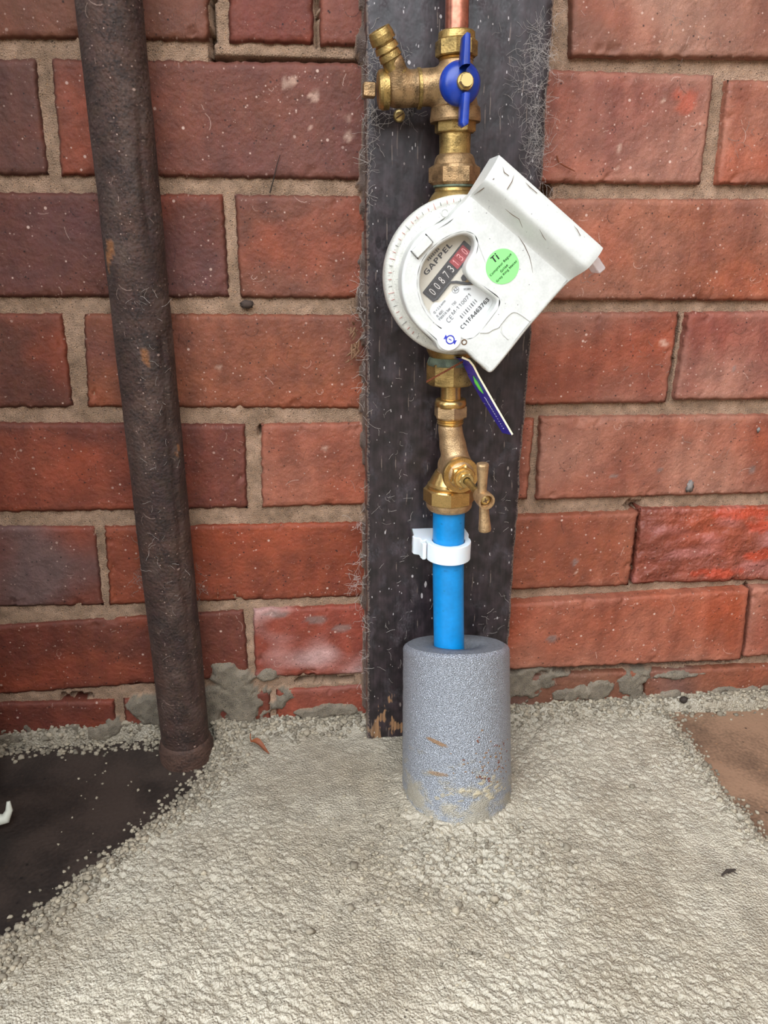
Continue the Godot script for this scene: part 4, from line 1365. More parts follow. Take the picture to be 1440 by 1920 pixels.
	part(button, "symbol_ring", torus(bc, 7.4 * bk, 0.00045), M.print_blue)
	part(button, "symbol_bar", box(bc, Vector3(6.0 * bk, 1.8 * bk, 0.0003), Basis(Vector3(0, 0, 1), -0.5), 0.00005), M.print_blue)
	for sgn in [-1.0, 1.0]:
		var d: Vector2 = Vector2(cos(-0.45), sin(-0.45)) * sgn
		var o: Vector2 = Vector2(bc.x, bc.y) + d * 8.2 * bk
		var nn: Vector2 = d.orthogonal()
		part(button, "symbol_wing", plate([o - d * 1.6 * bk + nn * 1.2 * bk, o + d * 3.6 * bk + nn * 4.8 * bk, o + d * 3.6 * bk - nn * 4.8 * bk, o - d * 1.6 * bk - nn * 1.2 * bk], [], bz - 0.0002, bz + 0.0002, 0.00005), M.print_blue)
	# sticker
	var sz := MZ + 0.0003
	var sc := zm(775, 703, sz)
	var sticker := part(t, "sticker", plate(ring_of(sc, 101 / 3.2 * px(500, sz), 64), [], MZ - 0.0002, sz, 0.00015), M.sticker)
	sticker.set_meta("label", "round bright green sticker")
	text_on(sticker, "Ti", 927.5, 484, sz, 13.5, 13.5, M.print_black, "lettering", true, TURN - 0.12)
	text_on(sticker, "Compteur Bague", 939, 497, sz, 54, 6.0, M.print_black, "lettering", true, TURN - 0.02)
	text_on(sticker, "Grise", 945, 503, sz, 18, 5.4, M.print_black, "lettering", true, TURN - 0.02)
	text_on(sticker, "Grey Ring Meter", 950, 509, sz, 52, 6.0, M.print_black, "lettering", true, TURN - 0.02)
	# dirt lines lodged on the cover
	for s in [[[770, 360], [812, 395], [850, 420], [878, 470]], [[868, 520], [905, 575], [935, 640], [950, 700], [955, 740]], [[745, 115], [752, 150], [780, 170]], [[812, 165], [795, 205], [765, 250]], [[882, 205], [905, 232], [950, 270]],
			[[1165, 460], [1185, 485], [1200, 520]], [[1268, 585], [1300, 600], [1330, 598]], [[960, 480], [985, 520], [1005, 545]], [[600, 275], [640, 240], [690, 185]]]:
		var pts := []
		for p in s: pts.append(v3(zm(p[0], p[1], 0.103), cover_height(p[0], p[1]) + 0.0002))
		part(cover, "dirt_line", sweep(pts, [0.00005, 0.00022, 0.00018, 0.00012, 0.00005], 6).commit(), M.soil)
	# lower tail nut, stained green
	part(t, "outlet_tail", turned([[648, 60], [664, 58], [668, 70], [676, 82], [684, 88], [690, 89]], 48, true), M.verdigris)
	part(t, "outlet_nut", hexed(684, 728, 88, 8, 0.1), M.brass_old)

func v3(p: Vector2, z: float) -> Vector3:
	return Vector3(p.x, p.y, z)

func torus(c: Vector3, r: float, thick: float) -> ArrayMesh:
	var pts := []
	for i in 41: pts.append(c + Vector3(cos(TAU * i / 40), sin(TAU * i / 40), 0) * r)
	return sweep(pts, [thick], 6, false).commit()

func hump_profile(s: float) -> float:                  # 0 at the valley, 1 at the outer edge
	if s < 0.42: return 0.0145 * smoothstep(-0.02, 0.46, s)
	return 0.0145 * sqrt(maxf(0.0, 1.0 - pow((s - 0.50) / 0.62, 2))) if s > 0.5 else lerpf(0.0145 * smoothstep(-0.02, 0.46, 0.42), 0.0145, (s - 0.42) / 0.08)

func cover_height(x: float, y: float) -> float:
	var a := Vector2(580, 285); var along := Vector2(585, 505); var across := Vector2(165, -235)
	var d := Vector2(x, y) - a
	var det := along.x * across.y - along.y * across.x
	var s := (along.x * d.y - along.y * d.x) / det
	var q := (d.x * across.y - d.y * across.x) / det
	return MZ + (hump_profile(s) if s > 0 and s < 1 and q > 0 and q < 1 else 0.0)

func hump() -> ArrayMesh:
	var st := st_new()
	var v0 := zm(578, 287); var v1 := zm(1168, 796); var o0 := zm(735, 42); var o1 := zm(1352, 592)
	var nl := 30; var ns := 26
	var rings := []
	for i in nl + 1:
		var q := float(i) / nl
		var row := []
		var a := v0.lerp(v1, q)
		var b := o0.lerp(o1, q)
		for j in ns + 1:
			var s := float(j) / ns
			var p := a.lerp(b, s)
			row.append(Vector3(p.x, p.y, MZ - 0.0004 + hump_profile(s) * (1.0 if q > 0.02 and q < 0.98 else 0.93)))
		row.append(Vector3(b.x, b.y, MZ - 0.016))
		row.push_front(Vector3(a.x, a.y, MZ - 0.014))
		rings.append(row)
	st.set_smooth_group(0)
	for i in nl:
		for j in rings[0].size() - 1:
			if j >= rings[0].size() - 2 or j == 0: st.set_smooth_group(1)
			else: st.set_smooth_group(0)
			for k in [[i, j], [i + 1, j + 1], [i + 1, j], [i, j], [i, j + 1], [i + 1, j + 1]]: st.add_vertex(rings[k[0]][k[1]])
	st.set_smooth_group(-1)
	for e in [[0, true], [nl, false]]:
		var row: Array = rings[e[0]]
		for j in range(1, row.size() - 1):
			var tri := [row[0], row[j], row[j + 1]] if e[1] else [row[0], row[j + 1], row[j]]
			for p in tri: st.add_vertex(p)
	st.generate_normals()
	return st.commit()

# ------------------------------------------------------------------ stop tap, blue pipe, clip, insulation, card
func build_stop_tap():
	var t := thing("stop_tap", "new bright brass stop tap with a T-bar handle above the blue pipe", "tap", ax(960))
	part(t, "inlet_tube", turned([[722, 37], [757, 37]]), M.brass_new)
	part(t, "inlet_dome", turned([[752, 48], [754, 55], [760, 58], [768, 58]], 48, true), M.brass_new)
	part(t, "inlet_nut", hexed(764, 790, 60, 6, 0.5), M.brass_cast)
	part(t, "inlet_thread", turned([[788, 47], [790, 49], [792, 46], [794, 49.5], [796, 46], [798, 49], [801, 45]]), M.brass_new)
	var k := px(870, PIPE_Z)
	var c := func(u: float, v: float, z := PIPE_Z) -> Vector3: return wp(u, v, z)
	var boss := wp(860, 886, PIPE_Z + 0.014)
	part(t, "tap_body", casting([
		[ax(804), c.call(849, 836, PIPE_Z + 0.001), 22 * k, 22.5 * k], [c.call(849, 836, PIPE_Z + 0.001), c.call(858, 876, PIPE_Z + 0.006), 22.5 * k, 27 * k],
		[c.call(846, 872), c.call(846, 898), 25 * k, 25 * k], [c.call(857, 880, PIPE_Z + 0.003), boss, 28 * k, 29 * k],
		[c.call(843, 900), ax(926), 27 * k, 35 * k]], 0.0011, 0.003), M.brass_cast)
	# bonnet: flange, hexagon, gland nut, spindle towards the viewer
	var az := Vector3(0.10, 0.0, 1.0).normalized()
	var f0 := wp(862, 889, PIPE_Z + 0.0165)
	part(t, "bonnet_flange", lathe(f0, az, [[0, 0.006], [0.0, 31 * k], [0.0006, 33 * k], [0.0034, 33 * k], [0.0042, 32 * k], [0.0042, 0.0]], 56).commit(), M.brass_new)
	part(t, "bonnet_hexagon", nut(f0 + az * 0.0042, az, 0.006, 20 * k, 6, 0.35).commit(), M.brass_new)
	part(t, "bonnet_collar", lathe(f0 + az * 0.0102, az, [[0, 17 * k], [0.002, 16.5 * k], [0.0024, 13 * k], [0.0024, 0.0]], 40).commit(), M.brass_new)
	part(t, "gland_nut", nut(f0 + az * 0.0126, az, 0.005, 12 * k, 6, 0.1, 7.0 * k).commit(), M.brass_bolt)
	part(t, "gland_ring", lathe(f0 + az * 0.0126, az, [[0, 8 * k], [0.0012, 8 * k], [0.0012, 0]], 30).commit(), M.print_black)
	var hub := wp(906, 934, 0.122)
	var spin := (hub - (f0 + az * 0.0126)).normalized()
	part(t, "spindle", lathe(f0 + az * 0.0126, spin, [[0, 6.3 * k], [0.0, 6.3 * k], [(hub - f0).length() - 0.012, 6.0 * k]], 32).commit(), M.brass_old)
	var hk := px(936, 0.125)
	var back := hub - spin * 0.007
	var handle := part(t, "handle_hub", lathe(back, spin, [[0, 0.0], [0.0, 13 * hk], [0.003, 15 * hk], [0.008, 16 * hk], [0.0125, 16.5 * hk], [0.0135, 16 * hk], [0.0135, 12 * hk], [0.009, 11.8 * hk], [0.009, 0.0]], 48).commit(), M.brass_cast)
	for arm in [[[904, 926], [905, 868], 8.0, 11.5], [[907, 945], [909, 996], 8.5, 12.2]]:
		var a := wp(arm[0][0], arm[0][1], hub.z + 0.001)
		var b := wp(arm[1][0], arm[1][1], hub.z + 0.001)
		var d := (b - a).normalized()
		var L := (b - a).length()
		part(handle, "handle_arm", lathe(a, d, [[0, 0.0], [0, arm[2] * hk], [L * 0.5, lerpf(arm[2], arm[3], 0.4) * hk], [L * 0.92, arm[3] * hk], [L * 0.98, arm[3] * 0.93 * hk], [L, arm[3] * 0.75 * hk], [L, 0.0]], 36).commit(), M.brass_cast)
	part(handle, "handle_screw", lathe(back + spin * 0.009, spin, [[0, 10.5 * hk], [0.001, 10.5 * hk], [0.0022, 8 * hk], [0.0026, 4 * hk], [0.0026, 0.0]], 32, true).commit(), M.brass_bolt)
	for q in [0.3, 0.3 + PI / 2]:
		part(handle, "screw_slot", box(back + spin * 0.0116, Vector3(10 * hk, 2.4 * hk, 0.0006), Basis(Vector3(0, 0, 1), q), 0.0001), M.soil)
	# outlet: flare, thread, big compression nut
	part(t, "outlet_flare", turned([[890, 52], [905, 66], [914, 73], [919, 80], [922, 80], [924, 77], [926, 80], [929, 81], [931, 76], [936, 76]]), M.brass_new)
	part(t, "outlet_nut", hexed(927, 955, 92, 8, 0.12), M.brass_new)
	part(t, "outlet_rim", turned([[948, 80], [951, 84], [958, 84], [963, 82], [966, 76]]), M.brass_cast)

var tube_low := Vector3()
var tube_top := Vector3()
var tube_r := 0.04

func build_blue_pipe():
	var r := 0.0125
	var top := ax(950, r)
	var mid := ax(1050, r)
	var enter := wp(842, 1218, tube_top.z + 0.002)
	var low := enter + (tube_low - tube_top).normalized() * 0.05
	var pts := []
	var curve := [top, mid, enter, low]
	pts = [top, top.lerp(mid, 0.5), mid, mid.lerp(enter, 0.3), mid.lerp(enter, 0.65), enter, low]
	for i in range(2, 6): pts[i].z = lerpf(mid.z, enter.z, pow((i - 2) / 3.0, 1.4)) if i < 5 else enter.z
	solo("blue_pipe", "bright blue plastic water pipe between brass tap and grey insulation", "pipe", sweep(pts, [r], 48).commit(), M.mdpe)

func build_clip():
	var c := ax(1045, 0.018)
	var t := thing("pipe_clip", "white plastic clip holding the blue pipe to the board", "pipe clip", Vector3(c.x, c.y, BOARD_Z))
	var h := 0.0145
	var r_in := 0.0129; var r_out := 0.0178
	var tf := Transform3D(Basis(Vector3(1, 0, 0), Vector3(0, 0, 1), Vector3(0, 1, 0)), Vector3(c.x, c.y - h / 2, PIPE_Z))   # drawn in x, z and raised along y
	var outer := []
	for i in 41:
		var a := lerpf(-0.30, PI + 0.18, i / 40.0)
		outer.append(Vector2(cos(a), sin(a)) * r_out)
	var zb := BOARD_Z - PIPE_Z + 0.0002
	outer.append_array([Vector2(-0.0215, 0.001), Vector2(-0.0225, -0.006), Vector2(-0.0265, -0.008), Vector2(-0.0275, -0.012), Vector2(-0.0258, -0.014), Vector2(-0.0258, zb), Vector2(0.0185, zb), Vector2(0.0190, -0.012), Vector2(0.0182, -0.0085)])
	part(t, "clip_body", plate(outer, ring_of(Vector2.ZERO, r_in, 48), 0, h, 0.0008, tf), M.clip)
	part(t, "hinge_lip", box(Vector3(c.x - 0.0205, c.y, PIPE_Z + 0.0025), Vector3(0.0035, h * 0.98, 0.005), Basis(Vector3(0, 1, 0), 0.3), 0.0008), M.clip)

func build_insulation():
	var d := (tube_top - tube_low)
	var L := d.length()
	var dir := d.normalized()
	# picture of the foam skin: silver grey cells, cement smeared round the foot, scraps of mud
	var W := 1024; var H := 768
	var cell := noise_bytes(W, H, 0.2, 201, 2, false)
	var blot := noise_bytes(W, H, 0.010, 202, 5, false)
	var fine := noise_bytes(W, H, 0.2, 203, 2, false)
	var out := PackedByteArray()
	out.resize(W * H * 3)
	var rough := PackedByteArray()
	rough.resize(W * H)
	var height := PackedByteArray()
	height.resize(W * H)
	for y in H:
		for x in W:
			var i := y * W + x
			var g := (cell[i] - 128) * 0.42
			var c := Vector3(158 + g, 162 + g, 168 + g)
			var up := 1.0 - float(y) / H                      # 0 at the foot
			var mud := (0.22 - up) * 9.0 + (blot[i] - 128) / 42.0 + (fine[i] - 128) / 260.0
			var rr := 120.0
			var hh := 110.0 + (cell[i] - 128) * 0.7
			if mud > 0.0 and up < 0.42:
				var f := clampf(mud * 0.55 + (fine[i] - 128) / 200.0, 0, 0.8)
				c = c.lerp(Vector3(168, 159, 138) + Vector3.ONE * (fine[i] - 128) * 0.15, f)
				rr = lerpf(rr, 205, f)
				hh = lerpf(hh, 150 + (fine[i] - 128) * 0.5 + (blot[i] - 128) * 0.6, f)
			out[i * 3] = clampi(int(c.x), 0, 255)
			out[i * 3 + 1] = clampi(int(c.y), 0, 255)
			out[i * 3 + 2] = clampi(int(c.z), 0, 255)
			rough[i] = clampi(int(rr), 0, 255)
			height[i] = clampi(int(hh), 0, 255)
	var r := RandomNumberGenerator.new()
	r.seed = 17
	var mark := func(u: float, v: float, rx: float, ry: float, turn: float, col: Vector3, amount: float):
		var cx := u * W; var cy := v * H
		var R := int(maxf(rx, ry)) + 2
		for yy in range(maxi(0, int(cy) - R), mini(H, int(cy) + R)):
			for xx in range(int(cx) - R, int(cx) + R):
				var q := Vector2(xx - cx, yy - cy).rotated(-turn)
				var i := yy * W + posmod(xx, W)
				var dd := pow(q.x / rx, 2) + pow(q.y / ry, 2) + (fine[i] - 128) / 140.0
				if dd > 1.0: continue
				for k in 3: out[i * 3 + k] = int(lerpf(out[i * 3 + k], col[k], amount))
				rough[i] = 220
				height[i] = mini(255, height[i] + 40)
	# u runs round the tube; the side facing out is near 0.75
	var clay := Vector3(158, 122, 88)
	mark.call(front_u - 0.075, 0.515, 34, 9, 0.42, clay, 0.85)
	mark.call(front_u - 0.07, 0.70, 30, 9, 0.05, clay, 0.6)
	for i in 70:
		mark.call(front_u + r.randfn(0.09, 0.05), 0.64 + r.randfn(0, 0.07), r.randf_range(2, 6), r.randf_range(2, 5), r.randf() * TAU, clay if r.randf() < 0.7 else Vector3(126, 70, 50), 0.8)
	for i in 40:
		mark.call(front_u + r.randfn(0.05, 0.06), 0.80 + r.randfn(0, 0.03), r.randf_range(4, 12), r.randf_range(3, 8), r.randf() * TAU, Vector3(196, 184, 156), 0.7)
	var m := mat(Color.WHITE, 0.9, 0.5)
	m.albedo_texture = texture_of(W, H, out)
	m.roughness_texture = texture_of(W, H, rough, Image.FORMAT_L8)
	m.heightmap_enabled = true
	m.heightmap_texture = texture_of(W, H, height, Image.FORMAT_L8)
	m.heightmap_scale = 0.2
	var core := mat(srgb(132, 134, 138), 0.6)
	world_tex(core, grain_texture(256, 205, 0.3, 0.5, 200, 200, 0.05, 0.3), 20.0, bump_texture(256, 206, 0.15, 2), 0.5)
	var t := thing("pipe_insulation", "thick silver grey foam sleeve round the blue pipe, smeared with cement at its foot", "pipe insulation", tube_low)
	var seg := 96; var rows := 60
	var fr := frame_of(dir)
	var verts := PackedVector3Array(); var uvs := PackedVector2Array()
	var deep := 0.01
	for j in rows + 1:
		var h := lerpf(-deep, L, float(j) / rows)
		for k in seg + 1:
			var ang := TAU * k / seg
			var e: Vector3 = fr[1] * cos(ang) + fr[2] * sin(ang)
			var rr := tube_r + 0.0006 * noise_b.get_noise_3d(e.x * 30.0, h * 500.0, e.z * 30.0)
			var edge := L - h
			if edge < 0.004: rr -= 0.004 - sqrt(maxf(0, 0.004 * 0.004 - pow(0.004 - edge, 2)))
			rr *= 1.0 + 0.03 * (1.0 - clampf(h / L, 0, 1))
			verts.append(tube_low + dir * h + e * rr)
			uvs.append(Vector2(float(k) / seg, (L - h) / (L + deep)))
	part(t, "sleeve", grid_mesh(seg, rows, verts, null, false, uvs), m)
	var st := lathe(tube_low, dir, [[L, tube_r - 0.004], [L + 0.0003, tube_r * 0.7], [L - 0.0005, 0.0195], [L - 0.003, 0.0180], [L - 0.07, 0.0180], [L - 0.07, 0.0]], 64, true)
	part(t, "foam_core", st.commit(), core)

var front_u := 0.735

func build_card():
	# a bent plastic card hanging edge-on from the meter's lower tail; its printed side faces left
	var t := thing("hanging_tag", "thin cream-edged plastic tag with a blue printed side hanging from the meter", "tag", wp(880, 690, 0.075))
	var zf := 0.092
	var line := [[866, 670], [880, 676], [888, 686], [898, 706], [930, 762], [961, 815]]
	var st := st_new(); var blue := st_new()
	for i in line.size() - 1:
		var a := wp(line[i][0], line[i][1], zf); var b := wp(line[i + 1][0], line[i + 1][1], zf)
		var back_a := 0.020 if i > 0 else 0.010
		var back_b := 0.022 if i < line.size() - 2 else 0.013
		var w := Vector3(-0.010, -0.004, 0)
		var a2 := a + Vector3(0, 0, -back_a) + w * 0.35; var b2 := b + Vector3(0, 0, -back_b) + w * 0.35
		var d := (b - a).normalized()
		var n := d.cross(a2 - a).normalized()
		if n.x > 0: n = -n
		var th := n * 0.0011
		quad_n(blue, [a + th * 0.6, b + th * 0.6, b2 + th * 0.6, a2 + th * 0.6], [n, n, n, n])
		quad_n(st, [a, b, b2, a2].map(func(p): return p - th * 0.6), [-n, -n, -n, -n])
		var f := Vector3(0, 0, 1)
		quad_n(st, [a + th * 0.6, b + th * 0.6, b - th * 0.6, a - th * 0.6], [f, f, f, f])
		quad_n(st, [a2 + th * 0.6, b2 + th * 0.6, b2 - th * 0.6, a2 - th * 0.6], [-f, -f, -f, -f])
	part(t, "card", st.commit(), M.card)
	var face := part(t, "printed_face", blue.commit(), M.card_blue)
	var pa := wp(898, 706, zf) + Vector3(-0.0022, -0.001, -0.008)
	var pb := wp(930, 762, zf) + Vector3(-0.0022, -0.001, -0.009)
	var pc := wp(955, 805, zf) + Vector3(-0.0022, -0.001, -0.008)
	part(face, "green_flash", sweep([pa, pa.lerp(pb, 0.2), pa.lerp(pb, 0.45), pa.lerp(pb, 0.6)], [0.0002, 0.0016, 0.0013, 0.0002], 8).commit(), M.card_green)
	var zig := []
	for i in 26:
		var s := i / 25.0
		zig.append(pa.lerp(pb, 0.75).lerp(pc, s) + Vector3(-0.0003, 0, 0.002 if i % 2 else -0.003))
	part(face, "white_print", sweep(zig, [0.00022], 5).commit(), M.card_white)

# ------------------------------------------------------------------ small finds and cobwebs
func strand(st: SurfaceTool, a: Vector3, heading: Vector3, length: float, r: float, curl := 1.0):
	var pts := [a]
	var d := heading.normalized()
	var n := maxi(4, int(length / 0.0022))
	var p := a
	for i in n:
		d = (d + Vector3(rng.randfn(0, 0.38), rng.randfn(0, 0.38), rng.randfn(0, 0.12)) * curl).normalized()
		p += d * length / n
		p.z = maxf(p.z, a.z - 0.001)
		pts.append(p)
	sweep(pts, [r], 4, false, st)

func web(called: String, label: String, spots: Array, count: int, m: Material, r := 0.00013):
	var st := st_new()
	for i in count:
		var s: Array = spots[i % spots.size()]
		var u: float = s[0] + rng.randfn(0, s[2])
		var v: float = s[1] + rng.randfn(0, s[3])
		var a := wp(u, v, s[4])
		strand(st, a, Vector3(rng.randfn(0, 1), rng.randfn(0, 1) + 0.2, 0.05), rng.randf_range(0.003, s[5]), r * rng.randf_range(0.6, 1.3))
	solo(called, label, "cobweb", st.commit(), m, "", "stuff")

func fluff(called: String, label: String, category: String, u: float, v: float, z: float, rx: float, ry: float, count: int, m: Material, r := 0.0003):
	var c := wp(u, v, z)
	var k := px(v, z)
	var st := st_new()
	for i in count:
		var a := c + Vector3(rng.randfn(0, rx * 0.4) * k, rng.randfn(0, ry * 0.4) * k, absf(rng.randfn(0, 0.001)))
		var length := rng.randf_range(0.004, 0.010)
		strand(st, a, Vector3(rng.randfn(0, 1), rng.randfn(0, 1), 0.2), length, r * rng.randf_range(0.7, 1.4), 1.6)
	# a solid heart under the fibres
	var n := 14
	var lump := SphereMesh.new()
	lump.radial_segments = 18; lump.rings = 10; lump.radius = 1.0; lump.height = 2.0
	var arr := lump.get_mesh_arrays()
	var vv: PackedVector3Array = arr[Mesh.ARRAY_VERTEX]
	for i in vv.size():
		var q := vv[i] * (0.7 + 0.5 * noise_a.get_noise_3dv(vv[i] * 55.0 + Vector3(u, v, 0)))
		vv[i] = c + Vector3(q.x * rx * k * 0.42, q.y * ry * k * 0.42, q.z * 0.0014)
	arr[Mesh.ARRAY_VERTEX] = vv
	var am := ArrayMesh.new()
	am.add_surface_from_arrays(Mesh.PRIMITIVE_TRIANGLES, arr)
	st.append_from(am, 0, Transform3D())
	solo(called, label, category, st.commit(), m)

func build_finds():
	# leaf: a curled blade with a stem
	var lc := fp(487, 1402, 0.006)
	var leaf := thing("dry_leaf", "small curled brown dry leaf on the cement beside the iron pipe", "leaf", lc)
	var verts := PackedVector3Array()
	for j in 13:
		for i in 7:
			var s := j / 12.0; var w := (i / 6.0 - 0.5)
			var half := 0.0042 * sin(PI * clampf(s * 0.92 + 0.05, 0, 1))
			var p := Vector3(lerpf(-0.0075, 0.0085, s), 0.0022 - 0.003 * s + 0.0018 * sin(s * 5.0) + 2.6 * half * pow(absf(w) * 2, 2) * 0.35, lerpf(-0.006, 0.006, s) + w * 2 * half)
			verts.append(lc + p)
	part(leaf, "blade", grid_mesh(6, 12, verts), M.leaf)
	part(leaf, "stem", sweep([lc + Vector3(-0.0075, 0.0022, -0.006), lc + Vector3(-0.0085, 0.0062, -0.0075), lc + Vector3(-0.0080, 0.0095, -0.008)], [0.0007, 0.0004], 7).commit(), M.leaf)
	# twig on the cement, right
	var tc := fp(1365, 1636, 0.005)
	var tst := sweep([tc + Vector3(-0.006, 0.0, 0.002), tc + Vector3(-0.001, 0.0018, 0.0), tc + Vector3(0.006, 0.0012, -0.001)], [0.0006, 0.0012, 0.0007], 8)
	sweep([tc, tc + Vector3(0.002, 0.003, 0.002), tc + Vector3(0.004, 0.003, 0.005)], [0.0009, 0.0004], 7, true, tst)
	solo("twig", "tiny dark forked twig lying on the cement patch", "twig", tst.commit(), M.twig)
	# rusty twisted wire at the meter's foot
	var wst := st_new()
	var w0 := wp(800, 716, 0.078); var w1 := wp(868, 678, 0.084)
	for ph in [0.0, PI]:
		var pts := []
		for i in 60:
			var s := i / 59.0
			pts.append(w0.lerp(w1, s) + Vector3(0.3 * sin(s * 70.0 + ph), cos(s * 70.0 + ph), 0.6 * sin(s * 70.0 + ph)) * 0.0006)
		sweep(pts, [0.00035], 6, true, wst)
	solo("sealing_wire", "rusty twisted wire across the brass nut under the meter", "wire", wst.commit(), M.wire)
	# screw behind the drain arm
	var sc := wp(747, 219, BOARD_Z)
	var screw := thing("screw", "small brass screw half hidden by webs under the drain spout", "screw", sc)
	part(screw, "head", lathe(sc + Vector3(0, 0, 0.004), Vector3(0.1, -0.1, 1), [[-0.004, 0.0018], [0.0, 0.002], [0.0, 0.0042], [0.0016, 0.0036], [0.0022, 0.002], [0.0022, 0.0]], 24, true).commit(), M.brass_bolt)
	part(screw, "slot", box(sc + Vector3(0.0002, -0.0002, 0.0062), Vector3(0.006, 0.0009, 0.0004), Basis(Vector3(0, 0, 1), 0.6), 0.0001), M.soil)
	# dust and web tangles on the wall
	fluff("dust_clump", "grey woolly dust clump stuck to the brick wall", "dust clump", 1294, 912, 0.005, 24, 36, 420, M.dust, 0.00028)
	fluff("web_clump", "dark matted web clump on the mortar joint beside the iron pipe", "cobweb", 463, 571, 0.003, 38, 22, 260, M.lint_dark, 0.00022)
	fluff("dust_tuft", "small grey dust tuft on the same brick as the larger dust clump", "dust clump", 1422, 806, 0.004, 10, 16, 120, M.dust, 0.00022)
	# splinters of dry stuff caught beside the board
	var sst := st_new()
	for i in 26:
		var a := wp(664 + rng.randfn(0, 6), 640 + rng.randfn(0, 18), 0.016)
		var b := a + Vector3(rng.randfn(-0.002, 0.002), rng.randfn(-0.004, 0.004), rng.randfn(0.0, 0.002))
		sweep([a, a.lerp(b, 0.5) + Vector3(0.0006, 0, 0.0004), b], [0.0009, 0.0007, 0.0003], 5, true, sst)
	solo("dry_chaff", "tuft of dry brown chaff caught between brick and board", "plant debris", sst.commit(), M.straw)
	# stone by the wall's foot
	var pst := SphereMesh.new()
	pst.radial_segments = 16; pst.rings = 9; pst.radius = 1.0; pst.height = 2.0
	var arr := pst.get_mesh_arrays()
	var vv: PackedVector3Array = arr[Mesh.ARRAY_VERTEX]
	var pc := fp(1282, 1312, 0.012)
	for i in vv.size(): vv[i] = pc + vv[i] * (0.9 + 0.3 * noise_a.get_noise_3dv(vv[i] * 40.0)) * Vector3(0.0045, 0.0036, 0.004)
	arr[Mesh.ARRAY_VERTEX] = vv
	var pm := ArrayMesh.new()
	pm.add_surface_from_arrays(Mesh.PRIMITIVE_TRIANGLES, arr)
	solo("pebble", "dark rounded pebble against the foot of the brick wall", "pebble", pm, M.twig)
	# stem of dead grass standing against the brick
	solo("grass_stem", "thin dark dead stem leaning on the brick beside the board", "stem", sweep([wp(506, 362, 0.002), wp(512, 340, 0.004), wp(519, 310, 0.004), wp(525, 290, 0.004)], [0.0005, 0.0004, 0.0003, 0.0002], 6).commit(), M.twig)
	solo("root_thread", "thin red brown thread clinging to the brick above the meter's pocket", "thread", sweep([wp(1044, 292, 0.004), wp(1048, 305, 0.005), wp(1060, 312, 0.005), wp(1078, 321, 0.004)], [0.0006, 0.0006, 0.0005, 0.0003], 6).commit(), M.wire)
	# cobwebs
	web("cobweb", "grey cobweb strands spread over the black board beside the meter", [[1010, 90, 14, 30, 0.031, 0.016], [1000, 200, 14, 60, 0.031, 0.016], [1008, 280, 12, 40, 0.031, 0.014], [995, 150, 26, 50, 0.031, 0.012]], 420, M.cobweb, 0.00006)
	web("cobweb", "cobweb tangle on the board under the brass drain spout", [[700, 230, 8, 20, 0.032, 0.014], [690, 300, 4, 40, 0.031, 0.012], [760, 215, 22, 6, 0.034, 0.014], [695, 120, 5, 30, 0.031, 0.012], [735, 105, 20, 12, 0.031, 0.008]], 170, M.cobweb, 0.00008)
	web("cobweb", "cobweb scraps hanging down the board's edge that faces the iron pipe", [[676, 560, 6, 40, 0.022, 0.014], [684, 700, 3, 60, 0.03, 0.012], [672, 1020, 5, 50, 0.026, 0.014], [680, 1200, 4, 60, 0.03, 0.012], [664, 1095, 8, 10, 0.02, 0.010]], 190, M.cobweb, 0.0001)
	web("cobweb", "fine web threads stuck along the rusty iron pipe", [[275, 560, 14, 30, 0.053, 0.010], [290, 700, 16, 60, 0.053, 0.008], [305, 880, 18, 70, 0.053, 0.008], [290, 1010, 12, 50, 0.053, 0.012], [320, 1120, 18, 60, 0.053, 0.009]], 45, M.cobweb, 0.00007)
	web("cobweb", "cobweb knot caught in the gap between the iron pipe and the bricks", [[268, 1050, 5, 30, 0.02, 0.012], [262, 1080, 5, 14, 0.018, 0.012], [374, 1110, 4, 22, 0.012, 0.010]], 70, M.cobweb_dark, 0.00013)
	web("cobweb", "wispy web threads over the lower part of the black board", [[760, 1000, 30, 60, 0.0312, 0.010], [730, 1180, 30, 60, 0.0312, 0.010], [925, 1190, 12, 40, 0.0312, 0.010], [940, 900, 14, 60, 0.0312, 0.008], [740, 780, 30, 100, 0.0312, 0.007]], 90, M.cobweb, 0.00008)
	web("cobweb", "web threads and insect husks scattered over the bricks beyond the meter's pocket", [[1380, 270, 16, 30, 0.004, 0.010], [1280, 70, 50, 20, 0.004, 0.010], [1380, 800, 40, 30, 0.005, 0.014], [1100, 520, 8, 8, 0.004, 0.006], [1230, 660, 30, 40, 0.004, 0.006]], 60, M.cobweb_dark, 0.00012)
	# cabinet added to shade the left side; only its trim tip is in view
	var cab := thing("shading_cabinet", "added light-blocking cabinet with an off-white rounded trim corner standing on the dark slab", "cabinet", Vector3(-0.31, 0, 0.14))
	part(cab, "added_carcass", box(Vector3(-0.437, 0.65, 0.175), Vector3(0.36, 1.26, 0.23), Basis(), 0.004), M.dark_paint)
	part(cab, "foot", box(Vector3(-0.445, 0.010, 0.155), Vector3(0.33, 0.024, 0.20), Basis(), 0.003), M.dark_paint)
	var tip := fp(14, 1536, 0.006)
	part(cab, "trim", sweep([Vector3(-0.30, 0.012, tip.z + 0.001), tip + Vector3(-0.022, 0.003, 0.001), tip + Vector3(-0.008, 0.001, 0.0015), tip + Vector3(-0.001, 0.001, 0.0), tip + Vector3(0.0012, 0.006, -0.003), tip + Vector3(0.0005, 0.012, -0.006)], [0.005, 0.005, 0.0048, 0.0042, 0.0028, 0.0014], 14).commit(), M.off_white)

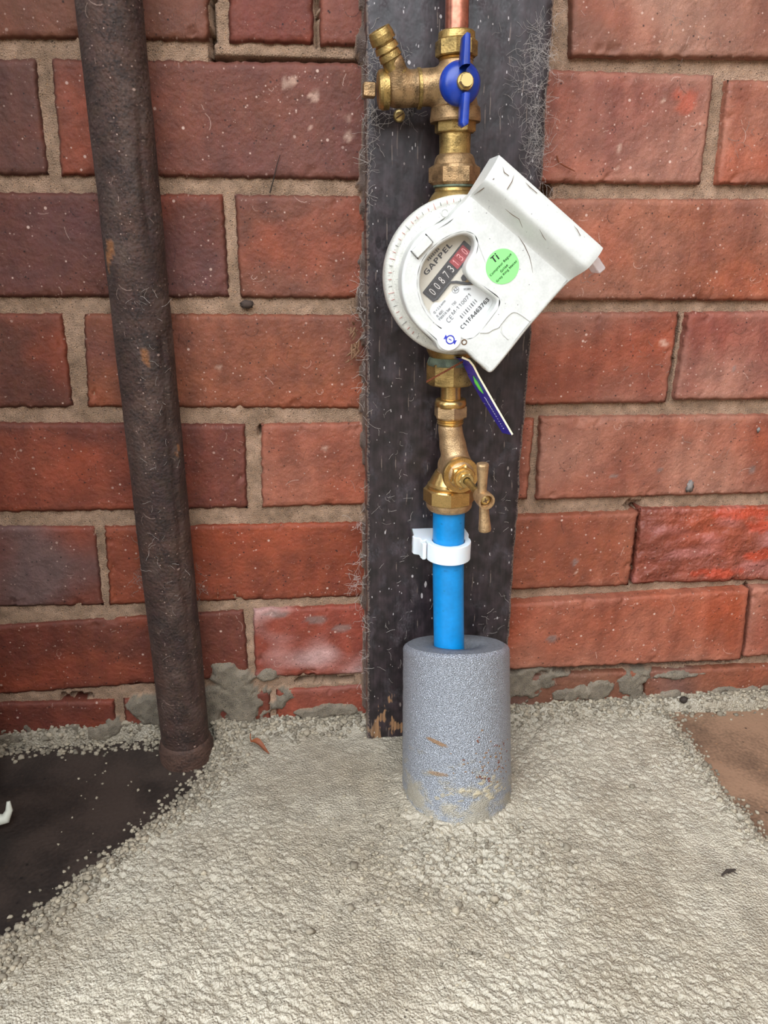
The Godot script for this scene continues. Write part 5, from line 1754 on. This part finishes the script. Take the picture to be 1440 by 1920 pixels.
# ------------------------------------------------------------------ everything
func _ready():
	set_axes()
	var cam := Camera3D.new()
	cam.name = "camera"
	cam.projection = Camera3D.PROJECTION_PERSPECTIVE
	cam.keep_aspect = Camera3D.KEEP_HEIGHT
	cam.fov = rad_to_deg(2.0 * atan(960.0 / FOCAL))
	cam.near = 0.01
	cam.far = 100.0
	add_child(cam)
	cam.transform = Transform3D(Basis(axis_right, axis_up, -axis_ahead), EYE)
	cam.current = true
	var env := Environment.new()
	env.tonemap_mode = Environment.TONE_MAPPER_LINEAR
	env.tonemap_exposure = 2.4
	env.background_mode = Environment.BG_SKY
	env.sdfgi_enabled = true
	env.ssao_enabled = true
	env.ssil_enabled = true
	var sky := Sky.new()
	var sm := ProceduralSkyMaterial.new()          # bright overcast day
	sm.sky_top_color = srgb(226, 232, 240)
	sm.sky_horizon_color = srgb(236, 238, 240)
	sm.ground_horizon_color = srgb(150, 146, 140)
	sm.ground_bottom_color = srgb(120, 114, 106)
	sm.sky_energy_multiplier = 1.7
	sky.sky_material = sm
	env.sky = sky
	var we := WorldEnvironment.new()
	we.name = "environment"
	we.environment = env
	add_child(we)
	rng.seed = 12345
	for s in [[noise_a, 3, 1.0 / 6.0, 2], [noise_b, 5, 1.0 / 3.0, 3], [noise_c, 8, 1.0 / 5.0, 2]]:
		s[0].noise_type = FastNoiseLite.TYPE_SIMPLEX_SMOOTH
		s[0].seed = s[1]
		s[0].frequency = s[2]
		s[0].fractal_octaves = s[3]
	noise_d.noise_type = FastNoiseLite.TYPE_CELLULAR
	noise_d.cellular_return_type = FastNoiseLite.RETURN_DISTANCE
	noise_d.seed = 4
	noise_d.frequency = 1.0
	noise_d.fractal_type = FastNoiseLite.FRACTAL_NONE
	pipe_top = wp(857, 20, PIPE_Z)
	pipe_low = wp(841, 1000, PIPE_Z)
	pipe_dir = (pipe_low - pipe_top).normalized()
	# where the insulation stands: foot on the cement, leaning back to the wall
	tube_low = fp(856, 1482, 0.0)
	tube_r = wp(953, 1482, tube_low.z).distance_to(wp(758, 1482, tube_low.z)) / 2 * 0.985
	tube_top = wp(855, 1207, tube_low.z - 0.038)
	make_materials()
	M.rust_collar = mat(srgb(82, 58, 46), 0.75, 0.1)
	M.rust_collar.albedo_texture = M.rust.albedo_texture
	world_tex(M.rust_collar, M.rust.albedo_texture, 6.0, M.rust.heightmap_texture, 0.9)
	build_wall()
	build_floor()
	build_light_blockers()
	build_board()
	build_old_pipe()
	build_copper()
	build_drain_valve()
	build_meter()
	build_stop_tap()
	build_blue_pipe()
	build_clip()
	build_insulation()
	build_card()
	build_finds()
